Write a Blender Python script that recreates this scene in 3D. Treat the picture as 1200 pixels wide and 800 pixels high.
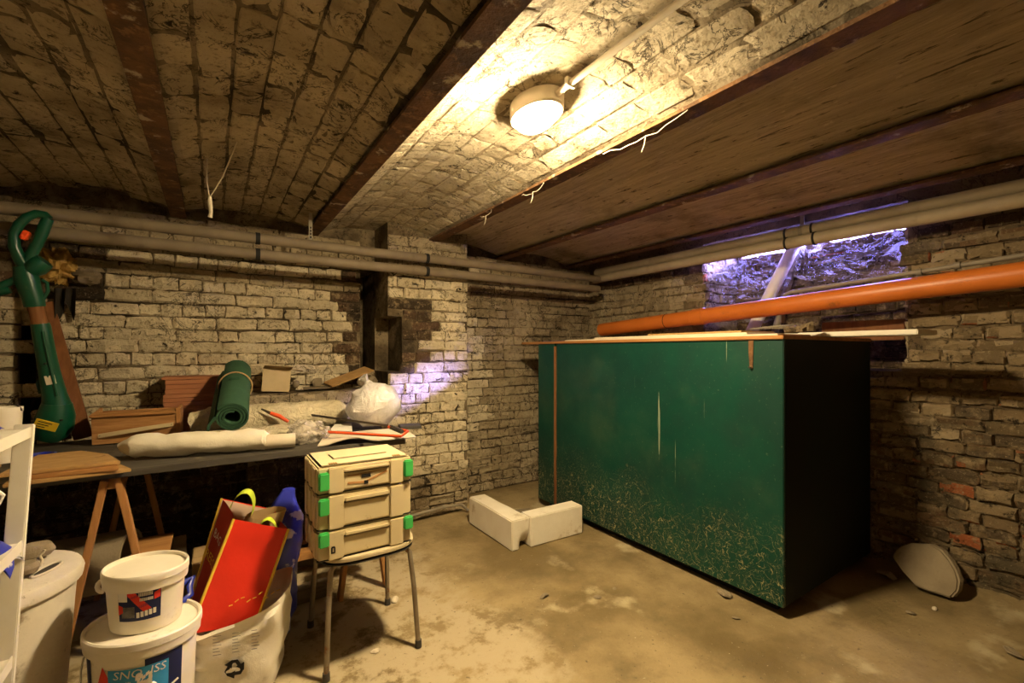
import bpy, bmesh, math, random
from mathutils import Vector, Matrix, noise
random.seed(7); noise.seed_set(11)
for o in list(bpy.data.objects): bpy.data.objects.remove(o)
SC = bpy.context.scene; COL = SC.collection

# ------------------------------------------------------------------ camera
EYE, FPX, HOR = 1.25, 526.0, 411.0
TH = math.atan2(350, 526)
cam = bpy.data.cameras.new('camera'); cam.sensor_width = 36; cam.lens = FPX/1200*36
cam.shift_y = 11/1200; cam.clip_start = .02
co = bpy.data.objects.new('camera', cam); COL.objects.link(co)
co.location = (0, 0, EYE); co.rotation_euler = (math.pi/2, 0, -TH); SC.camera = co

# ------------------------------------------------------------------ daylight outside the cellar window, and exposure
W = bpy.data.worlds.new('sky'); SC.world = W; W.use_nodes = True
W.node_tree.nodes['Background'].inputs[0].default_value = (.30, .27, 1.0, 1)
W.node_tree.nodes['Background'].inputs[1].default_value = 27.0
sun = bpy.data.lights.new('sun', 'SUN'); sun.energy = 17; sun.color = (.33, .29, 1.0); sun.angle = math.radians(5.5)
so = bpy.data.objects.new('sun', sun); COL.objects.link(so)
so.rotation_euler = Vector((-1, .77, -.46)).to_track_quat('-Z', 'Y').to_euler()
SC.view_settings.view_transform = 'Standard'; SC.view_settings.look = 'None'
SC.view_settings.gamma = 1; SC.view_settings.use_curve_mapping = False
SC.view_settings.exposure = 1.45
LAMP_STRENGTH = 420.0

# ------------------------------------------------------------------ pixel helpers (a pixel gives a direction, a plane gives the distance)
FW = Vector((math.sin(TH), math.cos(TH), 0)); RT = Vector((math.cos(TH), -math.sin(TH), 0)); UP = Vector((0, 0, 1))
CAM = Vector((0, 0, EYE))
def ray(px, py): return FW + RT*((px-600)/FPX) + UP*((HOR-py)/FPX)
def onX(px, py, v): d = ray(px, py); return CAM + d*(v/d.x)
def onY(px, py, v): d = ray(px, py); return CAM + d*(v/d.y)
def onZ(px, py, v): d = ray(px, py); return CAM + d*((v-EYE)/d.z)

# ------------------------------------------------------------------ mesh builder (world coordinates)
class MB:
    def __init__(s): s.v = []; s.f = []
    def add(s, vs, fs):
        n = len(s.v); s.v += [Vector(p) for p in vs]; s.f += [tuple(i+n for i in f) for f in fs]; return s
    def box(s, a, b, m=None):
        x0, y0, z0 = a; x1, y1, z1 = b
        vs = [Vector(p) for p in ((x0,y0,z0),(x1,y0,z0),(x1,y1,z0),(x0,y1,z0),(x0,y0,z1),(x1,y0,z1),(x1,y1,z1),(x0,y1,z1))]
        if m: vs = [m @ p for p in vs]
        return s.add(vs, [(0,3,2,1),(4,5,6,7),(0,1,5,4),(1,2,6,5),(2,3,7,6),(3,0,4,7)])
    def bar(s, a, b, w, h, up=(0,0,1)):
        a = Vector(a); b = Vector(b); d = (b-a).normalized(); u = Vector(up)
        if abs(d.dot(u)) > .98: u = Vector((0,1,0))
        r = d.cross(u).normalized(); u = r.cross(d)
        vs = [p + r*(w/2*i) + u*(h/2*j) for p in (a, b) for i, j in ((-1,-1),(1,-1),(1,1),(-1,1))]
        return s.add(vs, [(0,1,2,3),(7,6,5,4),(0,4,5,1),(1,5,6,2),(2,6,7,3),(3,7,4,0)])
    def tube(s, pts, r, n=12, cap=True, squash=1.0, up=(0,0,1)):
        pts = [Vector(p) for p in pts]; rs = r if isinstance(r, (list, tuple)) else [r]*len(pts)
        rings = []; u = None
        for i, p in enumerate(pts):
            d = (pts[min(i+1, len(pts)-1)] - pts[max(i-1, 0)]).normalized()
            if u is None:
                u = Vector(up)
                if abs(d.dot(u)) > .95: u = Vector((1,0,0)) if abs(d.x) < .9 else Vector((0,1,0))
            u = (u - d*u.dot(d)).normalized(); w = d.cross(u)
            rings.append([p + (u*math.cos(2*math.pi*k/n)*squash + w*math.sin(2*math.pi*k/n))*rs[i] for k in range(n)])
        return s.loft(rings, cap, cap)
    def loft(s, rings, c0=True, c1=True, closed=True):
        n = len(rings[0]); vs = [p for r in rings for p in r]; fs = []
        for i in range(len(rings)-1):
            for k in range(n if closed else n-1):
                k2 = (k+1) % n
                fs.append((i*n+k, i*n+k2, (i+1)*n+k2, (i+1)*n+k))
        if c0: fs.append(tuple(range(n-1, -1, -1)))
        if c1: fs.append(tuple((len(rings)-1)*n+k for k in range(n)))
        return s.add(vs, fs)
    def lathe(s, prof, c=(0,0,0), sx=1, sy=1, rot=0, n=32, c0=True, c1=True):
        c = Vector(c); R = Matrix.Rotation(rot, 3, 'Z')
        return s.loft([[c + R @ Vector((r*sx*math.cos(2*math.pi*k/n), r*sy*math.sin(2*math.pi*k/n), z)) for k in range(n)] for r, z in prof], c0, c1)
    def grid(s, fn, nu, nv):
        vs = [fn(i/nu, j/nv) for j in range(nv+1) for i in range(nu+1)]
        return s.add(vs, [(j*(nu+1)+i, j*(nu+1)+i+1, (j+1)*(nu+1)+i+1, (j+1)*(nu+1)+i) for j in range(nv) for i in range(nu)])
    def prism(s, pts, off):
        n = len(pts); off = Vector(off); pts = [Vector(p) for p in pts]
        return s.add(pts + [p+off for p in pts], [tuple(range(n-1,-1,-1)), tuple(range(n,2*n))] + [(k,(k+1)%n,n+(k+1)%n,n+k) for k in range(n)])
    def rough(s, amp, sc, seed=0):
        o = Vector((seed*3.1, seed*7.7, seed*1.3))
        s.v = [p + noise.noise_vector(p*sc + o)*amp for p in s.v]; return s
    def mesh(s, name, off=Vector((0,0,0)), bevel=0, seg=2, smooth=True, subdiv=0):
        me = bpy.data.meshes.new(name); me.from_pydata([p-off for p in s.v], [], s.f)
        bm = bmesh.new(); bm.from_mesh(me)
        if bevel or subdiv: bmesh.ops.remove_doubles(bm, verts=bm.verts, dist=1e-5)
        if bevel:
            es = [e for e in bm.edges if len(e.link_faces) == 2 and e.calc_face_angle(0) > .6]
            bmesh.ops.bevel(bm, geom=es, offset=bevel, segments=seg, affect='EDGES', clamp_overlap=True)
        if subdiv: bmesh.ops.subdivide_edges(bm, edges=bm.edges, cuts=subdiv, use_grid_fill=True)
        bmesh.ops.recalc_face_normals(bm, faces=bm.faces)
        bm.to_mesh(me); bm.free()
        if smooth:
            me.shade_smooth(); me.set_sharp_from_angle(angle=math.radians(38))
        return me
def root_of(o):
    while o.parent: o = o.parent
    return o
def obj(name, mb, m, parent=None, bevel=0, seg=2, smooth=True, label=None):
    if parent: off = root_of(parent).location.copy()
    else:
        xs = [p.x for p in mb.v]; ys = [p.y for p in mb.v]; off = Vector(((min(xs)+max(xs))/2, (min(ys)+max(ys))/2, min(p.z for p in mb.v)))
    o = bpy.data.objects.new(name, mb.mesh(name, off, bevel, seg, smooth)); COL.objects.link(o)
    o.data.materials.append(m)
    if parent: o.parent = parent
    else: o.location = off
    if label: o['label'] = label
    return o
def tag(o, label, cat, group=None):
    o['label'] = label; o['category'] = cat
    if group: o['group'] = group
    return o
def thing(name, loc, label, cat, group=None):
    o = bpy.data.objects.new(name, None); o.empty_display_size = .05; COL.objects.link(o); o.location = loc
    return tag(o, label, cat, group)
def struct(name, mb, m, label=None, smooth=False):
    o = bpy.data.objects.new(name, mb.mesh(name, smooth=smooth)); COL.objects.link(o); o.data.materials.append(m); o['kind'] = 'structure'
    if label: o['label'] = label
    return o
def text_mb(txt, fn, size=1.0, align='LEFT', shear=0):
    cu = bpy.data.curves.new('t', 'FONT'); cu.body = txt; cu.size = size; cu.align_x = align; cu.resolution_u = 2; cu.shear = shear
    to = bpy.data.objects.new('t', cu); COL.objects.link(to)
    me = bpy.data.meshes.new_from_object(to.evaluated_get(bpy.context.evaluated_depsgraph_get()))
    mb = MB(); mb.add([fn(v.co.x, v.co.y) for v in me.vertices], [tuple(p.vertices) for p in me.polygons])
    bpy.data.objects.remove(to); bpy.data.curves.remove(cu); bpy.data.meshes.remove(me)
    return mb

# ------------------------------------------------------------------ materials
class NT:
    def __init__(s, name):
        s.m = bpy.data.materials.new(name); s.m.use_nodes = True; s.t = s.m.node_tree; s.b = s.t.nodes['Principled BSDF']; s.out = s.t.nodes['Material Output']
    def n(s, kind, **kw):
        x = s.t.nodes.new('ShaderNode'+kind)
        for k, v in kw.items(): setattr(x, k, v)
        return x
    def l(s, a, b): s.t.links.new(a, b)
    def coords(s, world, stretch=None):
        src = s.n('NewGeometry').outputs['Position'] if world else s.n('TexCoord').outputs['Object']
        if stretch:
            mp = s.n('Mapping'); mp.inputs['Scale'].default_value = stretch; s.l(src, mp.inputs[0]); src = mp.outputs[0]
        return src
    def noise(s, src, scale, detail=6, rough=.6, dist=0):
        x = s.n('TexNoise'); x.inputs['Scale'].default_value = scale; x.inputs['Detail'].default_value = detail
        x.inputs['Roughness'].default_value = rough; x.inputs['Distortion'].default_value = dist
        s.l(src, x.inputs['Vector']); return x.outputs['Fac']
    def ramp(s, fac, lo, hi):
        x = s.n('MapRange', interpolation_type='SMOOTHSTEP'); s.l(fac, x.inputs[0]); x.inputs[1].default_value = lo; x.inputs[2].default_value = hi; return x.outputs[0]
    def mix(s, fac, a, b, mode='MIX'):
        x = s.n('MixRGB', blend_type=mode)
        for i, v in ((0, fac), (1, a), (2, b)):
            if isinstance(v, (int, float)): x.inputs[i].default_value = v
            elif isinstance(v, tuple): x.inputs[i].default_value = (*v, 1)
            else: s.l(v, x.inputs[i])
        return x.outputs[0]
    def math(s, op, a, b=0.0):
        x = s.n('Math', operation=op)
        for i, v in ((0, a), (1, b)):
            if isinstance(v, (int, float)): x.inputs[i].default_value = v
            else: s.l(v, x.inputs[i])
        return x.outputs[0]
    def rnd(s):
        a = s.n('ObjectInfo').outputs['Random']; b = s.n('NewGeometry').outputs['Random Per Island']
        return s.math('FRACT', s.math('ADD', a, b))
def mat(name, c1, c2=None, scale=6, lo=.35, hi=.65, rough=.8, metal=0, bump=0, bscale=40, stains=(), world=False, stretch=None, rnd=0, spec=.3, bdist=.01, trans=0, alpha=1, coat=0, sub=0):
    t = NT(name); src = t.coords(world, stretch); plain = t.coords(world)
    c = c1
    if c2: c = t.mix(t.ramp(t.noise(src, scale), lo, hi), c1, c2)
    for st in stains:
        col, sc, a, b = st[:4]; ssrc = t.coords(world, st[4]) if len(st) > 4 else plain
        c = t.mix(t.ramp(t.noise(ssrc, sc, 8, .65), a, b), c, col)
    if rnd:
        h = t.n('HueSaturation'); t.l(t.math('ADD', t.math('MULTIPLY', t.rnd(), 2*rnd), 1-rnd), h.inputs['Value'])
        if isinstance(c, tuple): h.inputs['Color'].default_value = (*c, 1)
        else: t.l(c, h.inputs['Color'])
        c = h.outputs[0]
    if isinstance(c, tuple): t.b.inputs['Base Color'].default_value = (*c, 1)
    else: t.l(c, t.b.inputs['Base Color'])
    t.b.inputs['Roughness'].default_value = rough; t.b.inputs['Metallic'].default_value = metal
    t.b.inputs['Specular IOR Level'].default_value = spec
    t.b.inputs['Transmission Weight'].default_value = trans; t.b.inputs['Alpha'].default_value = alpha
    t.b.inputs['Coat Weight'].default_value = coat
    if bump:
        bn = t.n('Bump'); bn.inputs['Strength'].default_value = bump; bn.inputs['Distance'].default_value = bdist
        t.l(t.noise(src if stretch else plain, bscale, 8, .65), bn.inputs['Height']); t.l(bn.outputs[0], t.b.inputs['Normal'])
    return t.m
K = {}
SOOT = (.035, .026, .016)
# lime-washed brick, with soot and damp
def limewash(name, c1, c2, dark, sootlo, soothi, bump=.9):
    t = NT(name); p = t.coords(True)
    c = t.mix(t.ramp(t.noise(p, 5), .35, .65), c1, c2)
    c = t.mix(t.ramp(t.noise(p, 30, 8, .75), .53, .66), c, dark)            # flaked specks
    c = t.mix(t.ramp(t.noise(p, 1.7, 8, .62), sootlo, soothi), c, dark)    # broad stains
    c = t.mix(t.ramp(t.noise(p, 11, 8, .7, 1.2), .59, .66), c, SOOT)
    rg = t.math('ABSOLUTE', t.math('SUBTRACT', t.noise(p, 6, 6, .65, 1.0), .5))
    c = t.mix(t.math('MULTIPLY', t.math('MULTIPLY', t.ramp(rg, .016, .004), t.ramp(t.noise(p, 3.7, 3), .44, .56)), .85), c, SOOT)   # hairline cracks
    c = t.mix(t.math('MULTIPLY', t.ramp(t.noise(p, 75, 4, .8), .56, .68), .6), c, dark)
    h = t.n('HueSaturation'); t.l(t.math('ADD', t.math('MULTIPLY', t.rnd(), .26), .85), h.inputs['Value']); t.l(c, h.inputs['Color'])
    t.l(h.outputs[0], t.b.inputs['Base Color']); t.b.inputs['Roughness'].default_value = .85; t.b.inputs['Specular IOR Level'].default_value = .15
    bn = t.n('Bump'); bn.inputs['Strength'].default_value = bump; bn.inputs['Distance'].default_value = .022
    hh = t.math('ADD', t.noise(p, 30, 8, .7), t.math('MULTIPLY', t.noise(p, 9, 4), .8))
    t.l(hh, bn.inputs['Height']); t.l(bn.outputs[0], t.b.inputs['Normal'])
    return t.m
K['lime'] = limewash('limewashed_brick', (.70, .61, .43), (.58, .49, .33), (.24, .18, .10), .56, .72)
K['lime_mortar'] = limewash('limewashed_mortar', (.30, .235, .145), (.12, .088, .05), (.045, .033, .019), .44, .60)
K['lime_dull'] = limewash('dull_limewashed_brick', (.46, .38, .25), (.36, .29, .18), (.17, .125, .07), .50, .70)
K['ceil'] = limewash('sooty_vault_brick', (.58, .475, .31), (.45, .36, .225), (.18, .135, .078), .49, .70)
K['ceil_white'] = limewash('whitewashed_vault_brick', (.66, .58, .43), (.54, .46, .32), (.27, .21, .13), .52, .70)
K['ceil_mortar'] = limewash('vault_mortar', (.34, .27, .175), (.17, .13, .078), (.05, .037, .022), .45, .60)
def rawbrick(name, cols, dirt, lo, hi):
    t = NT(name); p = t.coords(True)
    r = t.n('ValToRGB'); r.color_ramp.interpolation = 'CONSTANT'
    el = r.color_ramp.elements
    for i, (pos, c) in enumerate(cols):
        e = el[i] if i < 2 else el.new(pos)
        e.position = pos; e.color = (*c, 1)
    t.l(t.rnd(), r.inputs[0])
    c = t.mix(t.ramp(t.noise(p, 14, 8, .7), .5, .68), r.outputs[0], (.32, .24, .14))
    c = t.mix(t.ramp(t.noise(p, 3.1, 8, .65), lo, hi), c, dirt)
    c = t.mix(t.ramp(t.noise(p, 22, 8, .75), .54, .66), c, SOOT)
    c = t.mix(t.math('MULTIPLY', t.ramp(t.noise(p, 60, 4, .8), .57, .66), .6), c, (.40, .32, .20))
    t.l(c, t.b.inputs['Base Color']); t.b.inputs['Roughness'].default_value = .9; t.b.inputs['Specular IOR Level'].default_value = .15
    bn = t.n('Bump'); bn.inputs['Strength'].default_value = 1; bn.inputs['Distance'].default_value = .014
    t.l(t.math('ADD', t.noise(p, 34, 8, .7), t.noise(p, 10, 4)), bn.inputs['Height']); t.l(bn.outputs[0], t.b.inputs['Normal'])
    return t.m
K['raw'] = rawbrick('bare_dirty_brick', [(0, (.15,.11,.062)), (.22, (.21,.15,.085)), (.42, (.11,.08,.05)), (.58, (.26,.195,.115)), (.74, (.16,.10,.055)), (.93, (.34,.11,.045)), (.955, (.19,.15,.10))], (.10, .08, .05), .50, .66)
K['rawdark'] = rawbrick('bare_and_shaded_brick', [(0, (.07,.045,.025)), (.4, (.10,.06,.035)), (.7, (.05,.035,.02)), (.85, (.13,.09,.055))], (.03,.022,.014), .5, .66)  # bare brick, and painted shade under the bench and at the wall top
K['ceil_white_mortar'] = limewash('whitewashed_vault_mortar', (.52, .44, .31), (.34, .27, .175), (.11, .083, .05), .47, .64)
K['rawpale'] = rawbrick('pale_dirty_brick', [(0, (.33,.25,.15)), (.3, (.25,.185,.105)), (.55, (.38,.30,.19)), (.75, (.19,.14,.08)), (.965, (.38,.15,.07))], (.15,.115,.07), .50, .66)
K['green_shaded'] = mat('shaded_green_paint', (.004,.010,.007), (.006,.007,.005), 3, rough=.65, spec=.2, stains=(((.03,.028,.018), 16, .66, .72),))  # cabinet end turned from the lamp: its shade is put into the paint
K['raw_mortar'] = limewash('earth_mortar', (.24, .18, .105), (.17, .12, .07), (.08, .06, .035), .5, .66)
K['plaster'] = mat('streaked_vault_plaster', (.60, .485, .325), (.45, .355, .23), 2.2, rough=.9, world=True, stretch=(9, 1.1, 9), bump=1, bscale=5, bdist=.035,
    stains=(((.12,.09,.055), 3, .60, .66, (11, 1.3, 11)), ((.14,.105,.065), 7, .61, .67, (6, 1.5, 6)), ((.66,.55,.38), 9, .60, .66, (5, 1.5, 5)), ((.56,.46,.31), 2.3, .58, .72), ((.16,.125,.075), 1.3, .52, .74)))
K['rust'] = mat('rusty_steel', (.17, .085, .036), (.08, .042, .021), 9, rough=.9, metal=0, world=True, bump=.8, bscale=60, stains=(((.24,.13,.055), 22, .53, .66), ((.42,.34,.23), 10, .59, .66)))
def floor_mat():
    t = NT('worn_concrete_floor'); p = t.coords(True)
    c = t.mix(t.ramp(t.noise(p, 1.5, 8, .6), .35, .65), (.165, .118, .05), (.37, .28, .145))
    c = t.mix(t.ramp(t.noise(p, 3.3, 6, .5), .60, .70), c, (.46, .38, .23))        # pale worn patches
    c = t.mix(t.math('MULTIPLY', t.ramp(t.noise(p, 2.7, 8, .7), .50, .70), .7), c, (.15, .11, .052))
    g = t.n('SeparateXYZ'); t.l(p, g.inputs[0])
    left = t.ramp(t.math('ADD', g.outputs[0], t.math('MULTIPLY', t.noise(p, 2.2, 8, .7), .9)), 1.62, 1.42)   # flaking old screed over the side by the bench
    c = t.mix(t.math('MULTIPLY', left, t.ramp(t.noise(p, 6, 8, .7), .40, .52)), c, (.44, .36, .23))
    c = t.mix(t.ramp(t.noise(p, 45, 6, .7), .60, .72), c, (.10, .075, .04))
    c = t.mix(t.ramp(t.noise(p, 70, 4, .7), .66, .72), c, (.5, .43, .3))
    t.l(c, t.b.inputs['Base Color'])
    t.l(t.math('ADD', t.math('MULTIPLY', t.noise(p, 4), .3), .48), t.b.inputs['Roughness']); t.b.inputs['Specular IOR Level'].default_value = .3
    bn = t.n('Bump'); bn.inputs['Strength'].default_value = .6; bn.inputs['Distance'].default_value = .008
    t.l(t.math('ADD', t.noise(p, 35, 8, .7), t.math('MULTIPLY', t.noise(p, 5, 8), 1.5)), bn.inputs['Height']); t.l(bn.outputs[0], t.b.inputs['Normal'])
    return t.m
K['floor'] = floor_mat()
def green_paint():
    t = NT('scratched_green_paint'); p = t.coords(True); g = t.n('SeparateXYZ'); t.l(p, g.inputs[0])
    c = t.mix(t.ramp(t.noise(p, 2.5), .35, .65), (.0008, .046, .029), (.0014, .033, .023))
    low = t.math('MULTIPLY', t.ramp(t.math('ADD', g.outputs[2], t.math('MULTIPLY', t.noise(p, 2.2), 1.1)), 1.15, .55), .95)
    def ridge(scale, w, dist): 
        return t.ramp(t.math('ABSOLUTE', t.math('SUBTRACT', t.noise(p, scale, 1, .4, dist), .5)), w, w*.3)
    sc = t.math('MAXIMUM', ridge(10, .016, 2.5), ridge(17, .014, 3))
    c = t.mix(t.math('MULTIPLY', t.math('MULTIPLY', sc, low), t.ramp(t.noise(p, 40, 4, .7), .38, .55)), c, (.38, .33, .16))
    c = t.mix(t.math('MULTIPLY', t.ramp(t.noise(p, 60, 4, .7), .62, .70), .55), c, (.10, .14, .08))
    dr = t.coords(True, (1, 34, .55))
    c = t.mix(t.math('MULTIPLY', t.ramp(t.noise(dr, 1.6, 2, .4), .735, .75), t.ramp(t.noise(p, 3), .52, .62)), c, (.20, .24, .16))
    dust = t.math('MULTIPLY', t.ramp(t.noise(p, 2.1, 7, .65), .50, .78), .35)
    c = t.mix(dust, c, (.07, .10, .05))
    t.l(c, t.b.inputs['Base Color']); t.l(t.math('ADD', t.math('MULTIPLY', t.noise(p, 5), .3), .33), t.b.inputs['Roughness']); t.b.inputs['Specular IOR Level'].default_value = .35
    bn = t.n('Bump'); bn.inputs['Strength'].default_value = .15; bn.inputs['Distance'].default_value = .004
    t.l(t.noise(p, 25, 6), bn.inputs['Height']); t.l(bn.outputs[0], t.b.inputs['Normal'])
    return t.m
K['green'] = green_paint()
def wood(name, a, b, along=0, rough=.7, sc=1.0):
    st = [14*sc]*3; st[along] = 1.1*sc
    return mat(name, a, b, 2.2, rough=rough, stretch=tuple(st), bump=.25, bscale=4, bdist=.004)
K['pine_x'] = wood('pine', (.42,.21,.07), (.33,.15,.045), 0); K['pine_y'] = wood('pine_along_bench', (.42,.21,.07), (.33,.15,.045), 1); K['pine_z'] = wood('pine_upright', (.46,.23,.08), (.35,.16,.05), 2)
K['brownwood'] = wood('brown_board', (.24,.10,.035), (.17,.065,.022), 2); K['laminate'] = wood('red_brown_laminate', (.40,.165,.075), (.31,.12,.052), 0)
K['ply'] = mat('plywood', (.47,.29,.11), (.38,.22,.08), 5, rough=.75, stretch=(3,10,10), bump=.2, stains=(((.25,.13,.05), 18, .62, .7),))
K['crate'] = wood('crate_wood', (.46,.24,.09), (.30,.14,.045), 0, sc=2.0); K['oldwood'] = wood('grey_old_wood', (.20,.155,.10), (.13,.10,.06), 0)
K['benchtop'] = mat('dark_grey_bench_board', (.085,.075,.058), (.055,.047,.036), 3, rough=.6, stretch=(1,8,8), stains=(((.2,.17,.12), 9, .58, .72),))
K['card'] = mat('cardboard', (.42,.29,.14), (.36,.24,.11), 8, rough=.85, bump=.15)
K['palecard'] = mat('pale_card', (.60,.47,.27), (.54,.42,.24), 8, rough=.85)
K['pipe'] = mat('grey_brown_pipe_paint', (.22,.175,.115), (.185,.145,.095), 8, rough=.6, stains=(((.12,.09,.055), 5, .55, .75),))
K['pipe_pale'] = mat('beige_pipe_paint', (.42,.35,.24), (.37,.30,.20), 6, rough=.55, stains=(((.22,.17,.11), 5, .56, .75),))
K['rubber'] = mat('black_rubber', (.012,.011,.01), rough=.7)
K['orange'] = mat('orange_plastic_pipe', (.62,.17,.025), (.55,.145,.02), 5, rough=.4, spec=.5, stains=(((.22,.08,.02), 6, .60, .75),))
K['conduit'] = mat('grey_conduit', (.30,.26,.19), (.24,.2,.15), 9, rough=.5)
K['whitepl'] = mat('dirty_white_plastic', (.84,.79,.67), (.78,.72,.59), 5, rough=.45, spec=.5, stains=(((.42,.34,.21), 9, .60, .75),))
K['bin'] = mat('dusty_grey_white_plastic', (.72,.66,.56), (.62,.56,.46), 4, rough=.65, stains=(((.30,.24,.16), 7, .53, .66), ((.18,.14,.09), 20, .63, .7)), bump=.2)
K['whitemetal'] = mat('white_painted_metal', (.72,.68,.58), (.66,.61,.50), 5, rough=.5, stains=(((.36,.22,.10), 22, .66, .72),))
K['cream'] = mat('cream_plastic', (.64,.54,.32), (.58,.48,.28), 3, rough=.5, spec=.4, stains=(((.42,.32,.17), 24, .64, .72),))
K['latch'] = mat('bright_green_plastic', (.06,.48,.10), (.05,.42,.09), 9, rough=.45, spec=.5)
K['dark'] = mat('dark_void', (.012,.010,.008), rough=.9)
K['shadowgrey'] = mat('dark_grey_plastic', (.05,.045,.04), rough=.6)
K['tubemetal'] = mat('worn_grey_metal_tube', (.30,.25,.18), (.22,.175,.12), 10, rough=.45, metal=.5, stains=(((.20,.085,.03), 22, .57, .68),))
K['seat'] = mat('worn_seat_ply', (.50,.42,.27), (.42,.34,.21), 6, rough=.6)
K['foam'] = mat('white_polystyrene', (.82,.76,.63), (.76,.69,.55), 5, rough=.9, bump=.5, bscale=120, bdist=.003, stains=(((.50,.40,.24), 8, .57, .72),))
K['stone'] = mat('broken_concrete', (.29,.235,.155), (.23,.18,.115), 6, rough=.95, bump=.9, bscale=25)
K['greymat'] = mat('green_foam_mat', (.035,.095,.05), (.028,.078,.042), 8, rough=.85, bump=.3, bscale=160, bdist=.002)
K['trim'] = mat('green_tool_plastic', (.004,.075,.038), (.003,.06,.03), 5, rough=.35, spec=.5, stains=(((.09,.10,.05), 9, .60, .75),))
K['orangebtn'] = mat('orange_red_plastic', (.85,.10,.02), rough=.45)
K['yellow'] = mat('yellow_sticker', (.75,.55,.03), (.68,.48,.03), 9, rough=.5)
K['black'] = mat('black_print', (.015,.013,.012), rough=.6)
K['red'] = mat('red_woven_plastic', (.72,.035,.015), (.66,.028,.012), 3, rough=.42, spec=.45, bump=.25, bscale=12)
K['reddark'] = mat('dark_red_gusset', (.38,.016,.012), (.32,.013,.010), 4, rough=.5, bump=.2, bscale=12)
K['lime_strap'] = mat('lime_green_webbing', (.50,.62,.05), (.44,.55,.04), 9, rough=.7)
K['yellowedge'] = mat('yellow_piping', (.72,.50,.06), rough=.6)
K['liner'] = mat('pale_bag_lining', (.60,.45,.34), (.54,.40,.30), 6, rough=.7)
K['sack'] = mat('white_woven_sack', (.86,.81,.70), (.78,.72,.60), 4, rough=.65, bump=.35, bscale=18, stains=(((.45,.37,.25), 7, .58, .74),))
K['blue'] = mat('blue_plastic', (.015,.025,.28), (.02,.035,.34), 6, rough=.35, spec=.5)
K['bluewhite'] = mat('blue_white_film', (.03,.04,.38), (.62,.60,.60), 11, .58, .63, rough=.35, spec=.5)
K['navy'] = mat('navy_print', (.010,.016,.075), rough=.45)
K['cyan'] = mat('light_blue_print', (.04,.30,.62), (.05,.36,.70), 12, rough=.4)
K['redprint'] = mat('red_print', (.70,.04,.02), rough=.45)
K['whiteprint'] = mat('white_print', (.80,.77,.70), rough=.5)
K['greyprint'] = mat('grey_print', (.10,.09,.085), (.2,.19,.18), 60, rough=.5)
K['rollwhite'] = mat('white_wrapped_roll', (.74,.69,.56), (.68,.62,.48), 4, rough=.5, bump=.5, bscale=9, bdist=.012)
K['paper'] = mat('off_white_sheet', (.66,.58,.44), (.58,.50,.37), 5, rough=.75, bump=.2, bscale=6)
K['steel'] = mat('dark_steel', (.12,.10,.08), rough=.4, metal=.8)
K['redtool'] = mat('red_orange_paint', (.72,.09,.02), rough=.4, spec=.5)
K['foamlump'] = mat('expanding_foam', (.50,.32,.09), (.36,.21,.05), 14, rough=.9, bump=1, bscale=40)
K['rag'] = mat('black_rag', (.02,.016,.011), (.035,.027,.018), 8, rough=.9)
def film(name, col, tmin, tmax, rough, scale, spec=.6):
    t = NT(name); p = t.coords(False)
    t.b.inputs['Base Color'].default_value = (*col, 1); t.b.inputs['Roughness'].default_value = rough; t.b.inputs['Specular IOR Level'].default_value = spec
    t.b.inputs['Coat Weight'].default_value = .7; t.b.inputs['Coat Roughness'].default_value = .08
    bn = t.n('Bump'); bn.inputs['Strength'].default_value = 1.0; bn.inputs['Distance'].default_value = .02
    t.l(bn.outputs[0], t.b.inputs['Coat Normal']); t.l(t.noise(p, scale*1.5, 4, .55, 1.5), bn.inputs['Height']); t.l(bn.outputs[0], t.b.inputs['Normal'])
    tr = t.n('BsdfTransparent'); mx = t.n('MixShader')
    f = t.math('ADD', t.math('MULTIPLY', t.ramp(t.noise(p, scale, 5), .35, .65), tmax-tmin), tmin)
    t.l(f, mx.inputs[0]); t.l(t.b.outputs[0], mx.inputs[1]); t.l(tr.outputs[0], mx.inputs[2]); t.l(mx.outputs[0], t.out.inputs[0])
    return t.m
K['filmroll'] = film('clear_film_on_roll', (.62,.54,.36), 0.0, .18, .14, 16, .9)
K['clear'] = film('crumpled_clear_film', (.62,.55,.45), .25, .75, .15, 14)
K['bagfilm'] = film('translucent_white_bag', (.74,.70,.66), .05, .3, .35, 9)
def web():
    t = NT('dusty_cobweb'); p = t.coords(True, (1.0, 1.3, 3.0))
    t.b.inputs['Base Color'].default_value = (.75, .75, .78, 1); t.b.inputs['Roughness'].default_value = .9
    a = t.ramp(t.noise(p, 3.2, 4, .55, 2.0), .50, .72)
    r = t.ramp(t.math('ABSOLUTE', t.math('SUBTRACT', t.noise(p, 4, 2, .5, 3.5), .5)), .022, .0)
    f = t.math('MINIMUM', t.math('ADD', t.math('MULTIPLY', a, .55), t.math('MULTIPLY', r, .55)), .9)
    tl = t.n('BsdfTranslucent'); tl.inputs[0].default_value = (.7, .7, .75, 1)
    add = t.n('MixShader'); add.inputs[0].default_value = .5; t.l(t.b.outputs[0], add.inputs[1]); t.l(tl.outputs[0], add.inputs[2])
    tr = t.n('BsdfTransparent'); mx = t.n('MixShader')
    t.l(f, mx.inputs[0]); t.l(tr.outputs[0], mx.inputs[1]); t.l(add.outputs[0], mx.inputs[2]); t.l(mx.outputs[0], t.out.inputs[0])
    return t.m
K['web'] = web()
# ================================================================== THE SETTING
XR, YB, XL, YF = 3.30, 3.48, -1.45, -1.70        # right wall, back wall, left wall, wall behind the viewer
ZB = 2.08                                       # underside of the ceiling beams
PIL = (1.04, 1.68, 3.17)                        # pillar x0, x1, front y
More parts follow.
